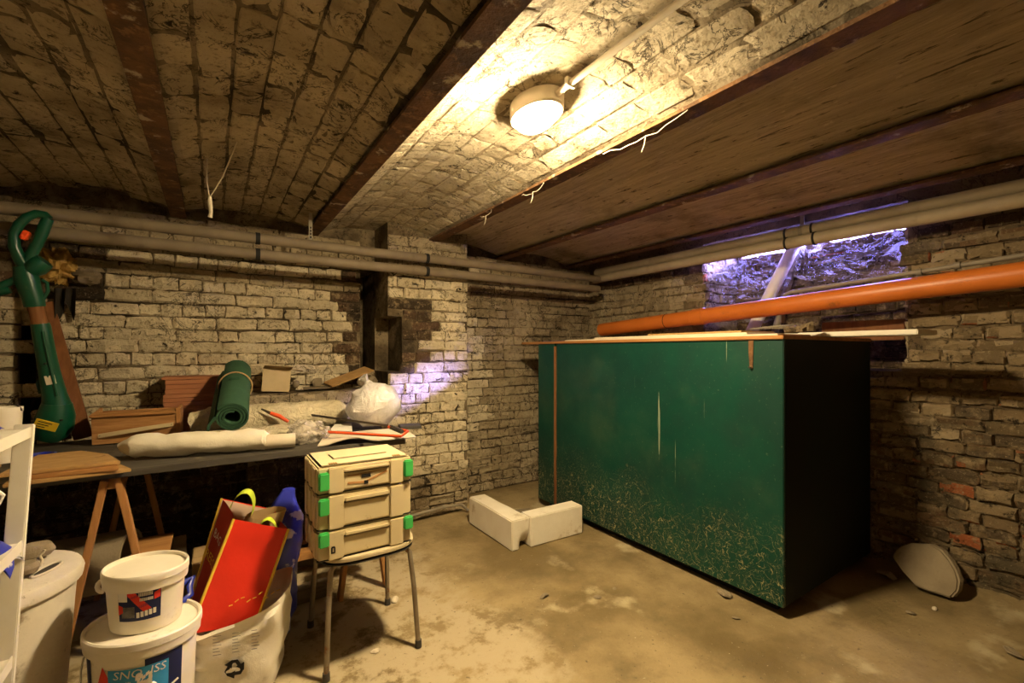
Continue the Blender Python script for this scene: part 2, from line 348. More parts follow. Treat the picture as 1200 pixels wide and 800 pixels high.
# ---- brick kit: eight shared shapes, local x = along the course, y = up, z = out of the wall (unit 1 x 1 x 1)
def brick_mesh(seed, rough):
    rr = random.Random(seed); mb = MB(); nx, ny = 4, 2
    def P(i, j):
        u = i/nx-.5; v = j/ny-.5
        eu = 1-abs(2*u); ev = 1-abs(2*v)
        z = 0.5 if (eu > 0 and ev > 0) else .5-.22-.2*rough*rr.random()
        return Vector((u + (rr.random()-.5)*.05*rough, v + (rr.random()-.5)*.12*rough, z + (rr.random()-.5)*.28*rough))
    # inner edge ring keeps the face flat and the arris rounded
    us = [-.5, -.44, -.15, .17, .44, .5]; vs = [-.5, -.36, .02, .36, .5]
    pts = []
    for j, v in enumerate(vs):
        for i, u in enumerate(us):
            edge = (i in (0, 5)) + (j in (0, 4))
            z = .5 - (.13 if edge == 1 else .24 if edge else 0) + (rr.random()-.5)*.26*rough
            pts.append(Vector((u + (rr.random()-.5)*.035*rough, v + (rr.random()-.5)*.10*rough, z)))
    n = 6; fs = [(j*n+i, j*n+i+1, (j+1)*n+i+1, (j+1)*n+i) for j in range(4) for i in range(5)]
    m = len(pts); pts += [Vector((-.5,-.5,-.5)), Vector((.5,-.5,-.5)), Vector((.5,.5,-.5)), Vector((-.5,.5,-.5))]
    fs += [tuple([m, m+1] + list(range(5, -1, -1))), tuple([m+1, m+2] + [4*n+5-n*k for k in range(5)]), tuple([m+2, m+3] + list(range(4*n, 5*n))), tuple([m+3, m] + [n*k for k in range(5)])]
    mb.add(pts, fs); me = mb.mesh('brick'); return me
BR = {}
def brick_set(key, m, rough=1.0, n=7):
    L = []
    for k in range(n):
        me = brick_mesh(k*13+len(key), rough); me.materials.append(m); L.append(me)
    BR[key] = L
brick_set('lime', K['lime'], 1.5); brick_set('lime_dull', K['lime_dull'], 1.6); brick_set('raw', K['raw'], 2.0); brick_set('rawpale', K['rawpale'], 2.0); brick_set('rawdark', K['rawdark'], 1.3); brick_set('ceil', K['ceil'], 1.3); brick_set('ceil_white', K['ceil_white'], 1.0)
def lay(parent, items, name='brick', limit=300):
    """items: (size on view, matrix, kind). The largest ones become objects of their own, the rest one joined part for each kind."""
    items = sorted(items, key=lambda t: -t[0]); rest = {}
    for n, (s, M4, kind) in enumerate(items):
        me = BR[kind][n % len(BR[kind])]
        if n < limit and s > 0:
            o = bpy.data.objects.new(name, me); COL.objects.link(o); o.matrix_world = M4; o.parent = parent
        else: rest.setdefault(kind, []).append((M4, me))
    for kind, L in rest.items():
        mb = MB()
        for M4, me in L: mb.add([M4 @ v.co for v in me.vertices], [tuple(p.vertices) for p in me.polygons])
        o = bpy.data.objects.new(name, mb.mesh('brick_rest')); COL.objects.link(o); o.data.materials.append(K[kind]); o.parent = parent; o['kind'] = 'stuff'
def frame(u, v, n, o, su, sv, sn, tilt=0):
    M4 = Matrix((( *u, 0), (*v, 0), (*n, 0), (0,0,0,1))).transposed()
    return Matrix.Translation(o) @ M4 @ Matrix.Rotation(tilt, 4, 'Z') @ Matrix.Diagonal((su, sv, sn, 1))
def viewsize(p, n, area):
    d = p - CAM; depth = d.dot(FW)
    if depth < .2: return 0
    px = 600 + FPX*d.dot(RT)/depth; py = HOR - FPX*d.z/depth
    if px < -60 or px > 1260 or py < -60 or py > 860: return 0
    return area*abs(d.normalized().dot(n))/depth**2
def courses(u0, u1, z0, z1, to_world, U, N, kindf, hidden=lambda u, z: False, holes=(), proud=.011, ch=.077, seed=1, wob=.006, LL=(.215, .112)):
    rr = random.Random(seed); V = Vector((0,0,1)); items = []; nz = int(round((z1-z0)/ch)); c = (z1-z0)/nz
    for j in range(nz):
        z = z0 + (j+.5)*c; L = LL[0] if j % 2 == 0 else LL[1]
        u = u0 - rr.random()*L
        while u < u1:
            w = L*(.9 + .2*rr.random())
            if rr.random() < .12: w = LL[1] if j % 2 == 0 else LL[0]
            a = max(u, u0); b = min(u+w, u1); u += w
            if b-a < .035: continue
            m = (a+b)/2
            if any(h[0]-.02 < m < h[1]+.02 and h[2]-.02 < z < h[3]+.02 for h in holes): continue
            k = kindf(m, z)
            if k is None: continue
            dz = wob*math.sin(m*3.1+j)+ (rr.random()-.5)*.004
            p = to_world(m, z+dz)
            pr = proud*(.6+.8*rr.random())
            o = p + N*(pr-.022)
            area = (b-a)*c
            s = 0 if hidden(m, z) else viewsize(p, N, area)
            items.append((s, frame(U, V, N, o, b-a-.002-.006*rr.random(), c-.004-.006*rr.random(), .044, (rr.random()-.5)*.035), k))
    return items
def cut_boxes(mb, u0, u1, z0, z1, holes, fn):
    us = sorted({u0, u1, *[h[0] for h in holes], *[h[1] for h in holes]}); zs = sorted({z0, z1, *[h[2] for h in holes], *[h[3] for h in holes]})
    us = [u for u in us if u0 <= u <= u1]; zs = [z for z in zs if z0 <= z <= z1]
    for a, b in zip(us, us[1:]):
        for c, d in zip(zs, zs[1:]):
            if any(h[0]-1e-6 <= a and b <= h[1]+1e-6 and h[2]-1e-6 <= c and d <= h[3]+1e-6 for h in holes): continue
            fn(mb, a, b, c, d)
ZT = 2.34                                        # walls run up behind the vaults
# ---- floor
fl = MB()
def fz(u, v):
    x = XL-.4 + u*(XR-XL+.8); y = YF-.3 + v*(YB-YF+.7)
    z = noise.noise(Vector((x*1.7, y*1.7, 0)))*.004 - .002
    e = max(0, 1-(XR-x)/.22)
    if y < 1.05 or y > 2.9: z += .035*e*e*(1+.5*noise.noise(Vector((x*9, y*9, 3))))
    return Vector((x, y, z))
fl.grid(fz, 90, 90); struct('floor', fl, K['floor'], smooth=True)
# ---- back wall with the dark slot at its left end and the flue beside the pillar
bh = [(-.885, -.785, .70, 1.56), (.93, PIL[0], 1.10, 1.86)]
wb = MB(); cut_boxes(wb, XL-.2, XR+.9, -.1, ZT, bh, lambda m, a, b, c, d: m.box((a, YB, c), (b, YB+.34, d)))
wb.box((XL-.2, YB+.34, -.1), (XR+.9, YB+.42, ZT))
wb.box((.18, 3.27, -.1), (PIL[0], YB, .975))                    # footing ledge behind the bench
wall_back = struct('wall_back', wb, K['lime_mortar'])
bx = Vector((1,0,0)); byn = Vector((0,-1,0))
def kb(u, z):
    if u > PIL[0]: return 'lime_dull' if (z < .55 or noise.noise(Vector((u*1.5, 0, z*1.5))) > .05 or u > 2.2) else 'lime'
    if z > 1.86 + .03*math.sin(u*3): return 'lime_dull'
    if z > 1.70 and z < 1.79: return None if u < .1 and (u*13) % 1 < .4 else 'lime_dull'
    if z < .72: return 'rawdark'  # below the bench: its shade is put into the brick colour
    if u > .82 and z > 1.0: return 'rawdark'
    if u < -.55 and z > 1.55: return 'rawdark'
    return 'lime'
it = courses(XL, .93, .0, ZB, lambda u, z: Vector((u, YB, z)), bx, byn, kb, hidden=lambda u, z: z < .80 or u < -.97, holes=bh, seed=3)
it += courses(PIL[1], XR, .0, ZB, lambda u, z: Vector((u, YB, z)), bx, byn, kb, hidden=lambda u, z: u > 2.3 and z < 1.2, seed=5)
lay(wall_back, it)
led = courses(.18, PIL[0], .0, .975, lambda u, z: Vector((u, 3.27, z)), bx, byn, lambda u, z: 'lime_dull' if z > .72 else 'rawdark', hidden=lambda u, z: z < .72, seed=6, ch=.085)  # low ledge courses dark as well, bench shade painted into the brick
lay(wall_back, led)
# ---- pillar
ph = [(PIL[0], 1.145, 1.10, 1.50)]
wp = MB(); cut_boxes(wp, PIL[0], PIL[1], -.1, ZB+.1, ph, lambda m, a, b, c, d: m.box((a, PIL[2], c), (b, YB+.02, d)))
wall_pillar = struct('wall_pillar', wp, K['lime_mortar'])
def kp(u, z):
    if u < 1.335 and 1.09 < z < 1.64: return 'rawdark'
    if z > 1.86 or z < .34: return 'lime_dull'
    return 'lime'
it = courses(PIL[0], PIL[1], 0, ZB+.02, lambda u, z: Vector((u, PIL[2], z)), bx, byn, kp, holes=ph, seed=9)
it += courses(-YB, -PIL[2], 0, ZB, lambda u, z: Vector((PIL[1], -u, z)), Vector((0,1,0)), Vector((1,0,0)), lambda u, z: 'lime_dull', seed=10)
lay(wall_pillar, it)
# ---- right wall with the deep niche of the cellar window
NI = (.88, 2.165, 1.13, 2.11)                    # y0, y1, sill, lintel
XN = 3.78                                        # back of the niche
slots = [(1.02, 1.48, 2.03, 2.31), (1.62, 2.12, 2.03, 2.31)]
# the lintel slopes up to the light openings
wr2 = MB(); cut_boxes(wr2, YF-.2, YB+.1, -.1, ZT+.6, [(NI[0], NI[1], NI[2], 2.11)], lambda m, a, b, c, d: m.box((XR, a, c), (XR+.12, b, d)))
cut_boxes(wr2, YF-.2, YB+.1, -.1, ZT+.6, [(NI[0]-.0, NI[1], NI[2], 2.33)], lambda m, a, b, c, d: m.box((XR+.12, a, c), (XN, b, d)))
cut_boxes(wr2, YF-.2, YB+.1, -.1, ZT+.6, slots, lambda m, a, b, c, d: m.box((XN, a, c), (XN+.07, b, d)))
wall_right = struct('wall_right', wr2, K['raw_mortar'])
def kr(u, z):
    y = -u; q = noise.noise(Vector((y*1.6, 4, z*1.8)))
    if z > 1.86: return 'rawdark'  # wall top behind the pipes: shade painted in as dark brick
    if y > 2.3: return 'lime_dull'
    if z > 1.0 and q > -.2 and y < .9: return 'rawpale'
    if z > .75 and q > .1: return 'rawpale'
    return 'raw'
ryn = Vector((-1,0,0)); ru = Vector((0,-1,0))
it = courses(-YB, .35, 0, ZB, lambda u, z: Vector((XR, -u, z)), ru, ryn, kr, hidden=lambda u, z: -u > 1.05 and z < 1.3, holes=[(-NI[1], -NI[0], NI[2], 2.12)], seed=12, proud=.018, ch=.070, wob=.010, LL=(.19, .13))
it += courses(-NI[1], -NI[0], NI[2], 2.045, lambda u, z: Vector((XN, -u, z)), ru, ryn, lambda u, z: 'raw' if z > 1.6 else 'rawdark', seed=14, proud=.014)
it += courses(XR, XN, NI[2], 2.1, lambda u, z: Vector((u, NI[1], z)), bx, byn, lambda u, z: 'lime_dull', seed=15)
it += courses(-XN, -XR, NI[2], 2.1, lambda u, z: Vector((-u, NI[0], z)), Vector((-1,0,0)), Vector((0,1,0)), lambda u, z: 'lime_dull', seed=16)
lay(wall_right, it)
# ---- walls out of sight that close the cellar
struct('wall_left', MB().box((XL-.25, YF-.2, -.1), (XL, YB+.1, ZT)), K['lime_dull'])
struct('wall_front', MB().box((XL-.25, YF-.25, -.1), (XN, YF, ZT)), K['lime_dull'])
# ---- ceiling: brick vaults between rusty steel beams
BX = [-.98, -.18, .59, 1.393, 2.18, 2.965]
RISE, SPR = .075, 2.105
edges = [XL-.2] + BX + [XR+.05]
def vault(x0, x1):
    def fn(u, v):
        x = x0 + u*(x1-x0); k = (x-(x0+x1)/2)/(.40); k = max(-1, min(1, k))
        return Vector((x, YF-.2 + v*(YB-YF+.3), SPR + RISE*(1-k*k) + .004*noise.noise(Vector((x*6, v*24, 0)))))
    return fn
for i in range(len(edges)-1):
    a, b = edges[i], edges[i+1]
    plain = i >= 4 or i == 0
    mb = MB().grid(vault(a, b), 12, 40)
    if plain: mb.v = [p + Vector((0, 0, .008*noise.noise(Vector((p.x*30, p.y*2.2, 1))))) for p in mb.v]
    mb.box((a, YF-.2, ZT-.1), (b, YB+.1, ZT+.05))
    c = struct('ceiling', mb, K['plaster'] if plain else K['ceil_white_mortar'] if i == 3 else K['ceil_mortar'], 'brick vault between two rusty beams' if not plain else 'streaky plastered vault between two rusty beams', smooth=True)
    if plain: continue
    rr = random.Random(40+i); items = []; nr = 7; x0, x1 = a+.03, b-.03; cw = (x1-x0)/nr
    for r in range(nr):
        xm = x0 + (r+.5)*cw; y = -.35 - rr.random()*.2
        k = (xm-(a+b)/2)/.40; z = SPR + RISE*(1-k*k); sl = math.atan(-2*k*RISE/.40)
        N = Vector((math.sin(sl), 0, -math.cos(sl))); V = Vector((0,1,0)); U = V.cross(N)
        while y < YB:
            L = .21*(.85+.3*rr.random()); ym = y+L/2
            if rr.random() < .15: L *= .55; ym = y+L/2
            p = Vector((xm, ym, z)); y += L
            if ym > YB-.02: break
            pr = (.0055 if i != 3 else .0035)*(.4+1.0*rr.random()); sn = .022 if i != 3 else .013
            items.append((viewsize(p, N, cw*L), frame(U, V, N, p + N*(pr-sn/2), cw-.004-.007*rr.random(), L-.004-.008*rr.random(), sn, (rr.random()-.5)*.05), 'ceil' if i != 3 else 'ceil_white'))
    lay(c, items)
for i, x in enumerate(BX):
    mb = MB(); mb.box((x-.04, YF-.1, ZB), (x+.04, YB+.1, ZB+.013)); mb.box((x-.006, YF-.1, ZB+.013), (x+.006, YB+.1, ZB+.12))
    o = struct('ceiling_beam', mb, K['rust'], 'rusty steel ceiling beam')
# ================================================================== THE LAMP
lx, ly = 1.0, 1.34; lz = SPR+RISE
lamp = thing('bulkhead_lamp', (lx, ly, lz-.10), 'glowing oval bulkhead lamp on the whitewashed vault', 'lamp')
mb = MB().lathe([(.9, lz-.002), (1.0, lz-.006), (1.0, lz-.052), (.94, lz-.060), (.8, lz-.060)], (lx, ly, 0), .084, .126, 0, 36)
obj('housing', mb, K['whitepl'], lamp)
t = NT('lamp_glass'); em = t.n('Emission'); em.inputs[0].default_value = (1.0, .765, .43, 1); em.inputs[1].default_value = LAMP_STRENGTH
t.l(em.outputs[0], t.out.inputs[0])
pr = [(math.cos(a*math.pi/18), lz-.059-.050*math.sin(a*math.pi/18)) for a in range(0, 9)] + [(.05, lz-.1095)]
obj('glass', MB().lathe(pr, (lx, ly, 0), .064, .102, 0, 32), t.m, lamp)
cb = thing('cable_conduit', (lx, .6, lz-.03), 'pale conduit running along the vault to the lamp', 'pipe')
obj('tube', MB().tube([(lx, ly-.125, lz-.033), (lx, ly-.16, lz-.03), (lx+.005, .7, lz-.028), (lx, YF, lz-.028)], .0105, 10), K['whitepl'], cb)
for y in (1.15, .55): obj('clip', MB().box((lx-.02, y-.008, lz-.042), (lx+.02, y+.008, lz-.012)), K['whitepl'], cb, bevel=.003)
# ================================================================== PIPES
def pipe_run(name, pts, r, m, label, joints=(), clips=(), group=None, cat='pipe', jm='rubber', jr=1.12, jw=.012):
    pts = [Vector(p) for p in pts]; mid = pts[0]
    t = thing(name, tuple(pts[0]), label, cat, group)
    obj('tube', MB().tube(pts, r, 16), m, t)
    for p, d in joints:
        p = Vector(p); d = Vector(d).normalized(); obj('joint_ring', MB().tube([p-d*jw, p+d*jw], r*jr, 16), K[jm], t)
    return t
BY = 3.08
def bk(x, z): return (x, BY, z)
for zz, nm in ((1.922, 'upper grey-brown heating pipe along the whitewashed brick wall'), (1.828, 'lower grey-brown heating pipe along the whitewashed brick wall')):
    xs = [XL, -.2, .8, 1.9, 3.03]
    t = pipe_run('heating_pipe', [bk(x, zz + .006*(x > 1)) for x in xs], .032, K['pipe'], nm, [(bk(onY(302, 270, BY).x, zz), (1,0,0)), (bk(onY(500, 300, BY).x, zz+.003), (1,0,0))], group='heating pipes under the ceiling')
for zz, nm in ((2.012, 'upper beige heating pipe passing the cellar window'), (1.944, 'lower beige heating pipe passing the cellar window')):
    PX = 3.125 if zz > 2 else 3.09
    jy = [onX(953, 265, PX).y] if zz > 2 else [onX(955, 268, PX).y]
    jo = [((PX, y, zz), (0,1,0)) for y in jy]
    pipe_run('heating_pipe', [(PX, YF, zz), (PX, 1.0, zz), (PX, 2.2, zz), (PX, 3.2, zz)], .0368, K['pipe_pale'], nm, jo + [((PX, onX(922, 270, PX).y, zz), (0,1,0))], group='heating pipes under the ceiling', jw=.006)
# hanger strap from the ceiling
hs = thing('pipe_hanger', (3.10, 1.45, 1.98), 'thin metal strap hanging the beige pipes from the ceiling', 'bracket')
yy = onX(938, 255, 3.10).y
obj('strap', MB().box((3.122, yy-.012, 2.05), (3.128, yy+.012, 2.16)), K['conduit'], hs)
obj('collar', MB().tube([(3.125, yy-.012, 2.012), (3.125, yy+.012, 2.012)], .0395, 16), K['conduit'], hs)
hs2 = thing('pipe_hanger', (onY(364, 270, BY).x, BY, 1.95), 'perforated metal strap above the grey-brown pipes', 'bracket')
q = onY(364, 270, BY)
sb = obj('strap', MB().box((q.x-.011, BY-.002, 1.95), (q.x+.011, BY+.002, 2.17)), K['conduit'], hs2)
for k in range(4): obj('slot_hole', MB().box((q.x-.004, BY-.004, 1.965+k*.02), (q.x+.004, BY-.0018, 1.977+k*.02)), K['dark'], sb)
# orange drain pipe, falling towards the corner
A = onX(1290, 306, 3.05); A = onX(1200, 321, 3.04); B = onX(714, 385, 3.04); dv = (B-A).normalized()
A0 = A - dv*1.6
op = thing('drain_pipe', tuple(B), 'orange plastic drain pipe sloping past the cellar window', 'pipe')
obj('tube', MB().tube([A0, B, B+dv*.10], .0575, 24), K['orange'], op)
def along(px):
    best = min(range(400), key=lambda k: abs((lambda d: 600+FPX*d.dot(RT)/d.dot(FW))(A0+(B-A0)*(k/400)-CAM)-px)); return A0+(B-A0)*(best/400)
for px in (1330, 820): p = along(px); obj('socket', MB().tube([p-dv*.05, p-dv*.045, p+dv*.045, p+dv*.05], [.058, .063, .063, .058], 24), K['orange'], op)
p = along(782); obj('seam', MB().tube([p-dv*.003, p+dv*.003], .0585, 24), K['rubber'], op)
# thin grey conduit that bends down into the niche
c1 = onX(1200, 299, 3.13); c0 = onX(922, 343, 3.13); cd = (c1-c0).normalized()
cc = pipe_run('water_pipe', [c0+cd*3.0*.62, c1, c0+cd*.25, c0+cd*.03, c0+Vector((.005,.012,-.012)), c0+Vector((.02,.03,-.05)), c0+Vector((.06,.05,-.19))], .0125, K['conduit'], 'thin grey water pipe running above the orange drain pipe', [(onX(1077, 319, 3.13), cd), (onX(1122, 311, 3.13), cd)], jm='conduit', jr=1.5)
# slanting drain inside the niche and its thinner companion
a = onX(941, 268, 3.60); b = onX(876, 398, 3.44); n1 = thing('downpipe', tuple(b), 'slanting grey downpipe inside the window niche among cobwebs', 'pipe')
obj('tube', MB().tube([a + (a-b)*.18, a, b], .043, 18), K['whitepl'], n1); dd = (b-a).normalized()
for f in (.12, .72): obj('socket', MB().tube([a+(b-a)*f-dd*.03, a+(b-a)*f+dd*.03], .049, 18), K['whitepl'], n1)
a = onX(937, 285, 3.70); b = onX(905, 400, 3.66); n2 = thing('downpipe', tuple(b), 'thinner grey pipe behind the slanting downpipe in the niche', 'pipe')
obj('tube', MB().tube([a, b], .026, 14), K['conduit'], n2)
obj('collar', MB().tube([a+(b-a)*.5, a+(b-a)*.56], .031, 14), K['conduit'], n2)
# low pipe along the foot of the pillar
pz = .05
pl = [onY(440, 640, 3.10), onY(487, 603, 3.10), onY(520, 594, 3.10), onY(541, 591, 3.10), onY(549, 598, 3.08)]
pl[0] = Vector((.75, 3.10, pl[1].z-.01))
fp = pipe_run('floor_pipe', pl, .011, K['conduit'], 'thin pale pipe low along the foot of the brick pillar', [(pl[2], pl[3]-pl[2])], jm='conduit', jr=1.4)
# ================================================================== COBWEBS in the niche
def cobweb(corners, sag, label, seed):
    a, b, c, d = [Vector(p) for p in corners]
    def fn(u, v):
        p = (a*(1-u)+b*u)*(1-v) + (d*(1-u)+c*u)*v
        s = 4*u*(1-u); return p + Vector((noise.noise(p*5+Vector((seed,0,0)))*.05, 0, -sag*s*(.3+.7*v) + .03*noise.noise(p*7+Vector((0,seed,0)))))
    o = obj('cobweb', MB().grid(fn, 18, 10), K['web']); tag(o, label, 'cobweb', 'cobwebs in the window niche'); return o
cobweb([(3.36, 2.12, 2.02), (3.34, 1.72, 2.02), (3.62, 1.62, 1.76), (3.70, 2.12, 1.72)], .05, 'violet-lit cobweb sheet left of the slanting downpipe', 1)
cobweb([(3.40, 1.55, 2.05), (3.40, .92, 2.07), (3.56, .90, 1.78), (3.60, 1.62, 1.80)], .07, 'violet-lit cobweb sheet right of the slanting downpipe', 2)
cobweb([(3.38, 2.14, 1.88), (3.42, 1.78, 1.88), (3.66, 1.72, 1.52), (3.72, 2.12, 1.50)], .04, 'low cobweb hanging in the corner of the window niche', 3)
cobweb([(3.31, 1.10, 2.06), (3.31, .82, 2.07), (3.36, .88, 1.86), (3.42, 1.08, 1.90)], .02, 'ragged cobweb on the window jamb below the beige pipes', 4)
# thin board and rubble on the niche sill
nb = MB().box((3.36, .91, 1.315), (3.40, 1.34, 1.44)).rough(.012, 5, 2); tag(obj('broken_board', nb, K['brownwood'], bevel=.004), 'dark brown broken board propped on the niche sill', 'board')
# ================================================================== GREEN CABINET
CX, CY0, CY1, CX1, CZ0, CZ1 = 2.20, 1.035, 2.92, 3.235, .055, 1.305
cab = thing('cabinet', ((CX+CX1)/2, (CY0+CY1)/2, 0), 'large dark green painted wooden cabinet under the orange pipe', 'cabinet')
obj('plinth', MB().box((CX+.07, CY0+.06, 0.0), (CX1-.02, CY1-.06, CZ0)), K['dark'], cab)
obj('front_panel', MB().box((CX, CY0, CZ0), (CX+.022, 2.690, CZ1)), K['green'], cab, bevel=.003)
obj('front_panel', MB().box((CX, 2.712, CZ0), (CX+.022, CY1, CZ1)), K['green'], cab, bevel=.003, label='narrow green panel at the far end of the front')
obj('batten', MB().box((CX-.006, 2.689, CZ0), (CX+.024, 2.713, CZ1-.02)).rough(.003, 9), K['brownwood'], cab, label='thin bare wooden strip between the panels')
obj('side_panel', MB().box((CX+.022, CY0+.001, CZ0), (CX1, CY0+.022, CZ1)), K['green_shaded'], cab, bevel=.003, label='end panel with its shade painted in')
obj('side_panel', MB().box((CX+.022, CY1-.022, CZ0), (CX1, CY1, CZ1)), K['green'], cab, bevel=.003)
obj('back_panel', MB().box((CX1-.02, CY0+.022, CZ0), (CX1, CY1-.022, CZ1)), K['green'], cab)
obj('bottom_panel', MB().box((CX+.022, CY0+.022, CZ0), (CX1-.02, CY1-.022, CZ0+.02)), K['green'], cab)
top = obj('top_board', MB().box((CX-.014, CY0-.005, CZ1), (CX1, 3.14, CZ1+.018)), K['pine_y'], cab, bevel=.003, label='reddish wooden top board that overhangs the far end')
hy = onX(881, 415, CX).y
hp = obj('hasp', MB().prism([(CX-.004, hy-.010, CZ1+.018), (CX-.004, hy+.014, CZ1+.018), (CX-.004, hy+.014, 1.24), (CX-.004, hy+.008, 1.165), (CX-.004, hy-.006, 1.165), (CX-.004, hy-.008, 1.24)], (.004, 0, 0)), K['rust'], cab, label='rusty iron hasp hanging from the top edge')
obj('staple', MB().tube([(CX-.012, hy-.004, 1.172), (CX-.018, hy+.002, 1.168), (CX-.012, hy+.008, 1.172)], .004, 8), K['steel'], hp)
# sheets lying on the cabinet
ZTp = CZ1+.018
def slab(name, corners, z0, z1, m, label, cat, bevel=.002, rough=0, group=None):
    mb = MB().prism([(x, y, z0) for x, y in corners], (0, 0, z1-z0))
    if rough: mb.rough(rough, 6)
    return tag(obj(name, mb, m, bevel=bevel), label, cat, group)
slab('hardboard_sheet', [(2.24, 1.08), (2.56, 1.07), (2.57, 2.62), (2.26, 2.66)], ZTp, ZTp+.010, K['paper'], 'lowest pale hardboard sheet lying on the green cabinet', 'board', group='sheets on the cabinet')
slab('hardboard_sheet', [(2.26, 1.24), (2.57, 1.20), (2.58, 2.30), (2.28, 2.36)], ZTp+.010, ZTp+.022, K['paper'], 'middle pale sheet lying on the green cabinet', 'board', group='sheets on the cabinet')
slab('hardboard_sheet', [(2.28, 1.28), (2.56, 1.25), (2.57, 1.84), (2.30, 1.90)], ZTp+.022, ZTp+.033, K['ply'], 'topmost smaller brown-edged sheet lying on the green cabinet', 'board', group='sheets on the cabinet')
slab('plastic_sheet', [(2.34, 2.66), (2.80, 2.70), (2.80, 3.02), (2.30, 3.00)], ZTp, ZTp+.006, K['blue'], 'thin blue sheet lying at the far end of the green cabinet', 'sheet')
w0 = Vector((2.47, 1.02)); w1 = Vector((3.22, .85)); wd = (w1-w0).normalized(); wn = Vector((-wd.y, wd.x))
wc = [(2.60, .66), (2.82, .645), (2.84, 1.42), (2.62, 1.44)]
slab('shelf_plank', wc, ZTp, ZTp+.024, K['whitemetal'], 'white plank jutting past the end of the green cabinet', 'plank', bevel=.003)
# lump of wire mesh and mortar by the plank
ms = onX(944, 395, 2.50)
mb = MB(); 
for k in range(3): mb.lathe([(.001,-.02),(.03,-.018),(.036,0),(.028,.018),(.001,.024)], (2.44+.03*k, 1.11-.025*k, ZTp+.036+.004*k), 1.3, 1, .4*k, 9)
mb.rough(.018, 22, 4); tag(obj('mortar_lump', mb, K['raw_mortar']), 'crumbly brown lump of mortar beside the white plank', 'rubble')
# rolled wire mesh
mb = MB()
for k in range(7):
    mb.tube([(2.32+.012*k, 1.26-.02*k+.0, ZTp+.038+.002*k), (2.37+.014*k, 1.20-.02*k, ZTp+.052+.002*k), (2.42+.014*k, 1.15-.02*k, ZTp+.042)], .0018, 5)
for k in range(4): mb.tube([(2.33+.025*k, 1.25-.025*k, ZTp+.04+.008*(k in (1,2))), (2.41+.025*k, 1.12-.02*k, ZTp+.044+.008*(k in (1,2)))], .0018, 5)
tag(obj('wire_mesh', mb, K['conduit']), 'scrap of grey wire mesh on the cabinet top', 'mesh')
# ================================================================== POLYSTYRENE BLOCKS, TILE AND STONE
f0 = MB().box((1.548, 2.325, 0.0), (1.678, 2.89, .190)); f0 = f0
o = obj('polystyrene_block', f0, K['foam'], bevel=.006); tag(o, 'longer white polystyrene block beside the brick pillar', 'block', 'polystyrene blocks')
bm = bmesh.new(); bm.from_mesh(o.data); bmesh.ops.subdivide_edges(bm, edges=bm.edges, cuts=4, use_grid_fill=True)
for v in bm.verts:
    w = v.co + o.location
    if w.y < 2.36 and w.x > 1.615: v.co.y += .05*max(0, 1-w.z/.09); v.co.z += .025*max(0, 1-w.z/.09)
    v.co += noise.noise_vector(w*14)*.003
    v.co.z = max(v.co.z, 0)
bm.to_mesh(o.data); bm.free()
mb = MB().box((1.684, 2.305, 0.0), (2.115, 2.425, .190))
o = obj('polystyrene_block', mb, K['foam'], bevel=.006); tag(o, 'shorter white polystyrene block pointing at the green cabinet', 'block', 'polystyrene blocks')
o.rotation_euler.z = -.03
slab('floor_tile', [(1.74, 2.66), (2.00, 2.60), (2.06, 2.85), (1.80, 2.92)], 0.002, .022, K['stone'], 'square brown-grey tile lying behind the polystyrene blocks', 'tile')
slab('wood_scrap', [(1.80, 2.47), (2.06, 2.56), (2.05, 2.585), (1.79, 2.50)], .002, .018, K['brownwood'], 'brown wood scrap behind the polystyrene blocks', 'scrap')
slab('brick_shard', [(2.04, 2.66), (2.15, 2.68), (2.15, 2.74), (2.05, 2.72)], .002, .045, K['redprint'], 'dark red shard at the foot of the green cabinet', 'shard', rough=.008)
# broken stone slab leaning on the right wall
pxs = [(1044, 655), (1051, 645), (1066, 640), (1090, 641), (1103, 648), (1113, 660), (1120, 672), (1124, 684), (1122, 696), (1114, 705), (1100, 700), (1088, 697), (1072, 690), (1056, 672)]
mb = MB(); pts = []
for (px, py) in pxs:
    p = onX(px, py, 3.06); f = max(0, (p.z-.02))/.25; pts.append(onX(px, py, 3.05+.15*f))
mb.prism(pts, (.045, -.012, -.004)); zmin = min(p.z for p in mb.v)
mb.v = [p + Vector((0, 0, .012-zmin)) for p in mb.v]
o = obj('stone_slab', mb, K['stone'], bevel=.008); tag(o, 'round-cornered broken slab leaning on the bare brick wall', 'stone')
# chips and crumbs that can be picked out on the floor
chips = [(638, 699, .03, 'flat mortar chip by the green cabinet base'), (848, 697, .045, 'largest mortar chip under the front edge of the green cabinet'), (700, 541+159, .022, 'small pale chip on the open floor'), (1188, 766, .04, 'curled brown chip on the floor by the bare brick wall'), (1068, 719, .022, 'grey crumb in front of the leaning slab'), (1096, 714, .02, 'pale crumb in front of the leaning slab'), (1040, 676, .05, 'rubble lump between the cabinet and the leaning slab'), (440, 763, .022, 'white paint flake on the floor between the stool legs'), (463, 703, .03, 'white paper scrap behind the stool'), (862, 664+60, .018, 'tiny crumb in front of the green cabinet'), (720, 690, .016, 'tiny dark crumb on the open floor')]
for k, (px, py, s, lab) in enumerate(chips):
    p = onZ(px, py, 0)
    mb = MB().lathe([(.3, 0), (1, .0015), (.9, s*.25/.03*.02), (.4, s*.35)], (0,0,0), s, s*.6, k*1.3, 8); mb.rough(s*.35, 30, k)
    zm = min(v.z for v in mb.v); mb.v = [v + p + Vector((0,0,-zm+.001-p.z)) for v in mb.v]
    tag(obj('floor_chip', mb, K['paper'] if 'p' in lab[:3] or 'white' in lab else K['stone'], smooth=False), lab, 'rubble', 'chips on the floor')
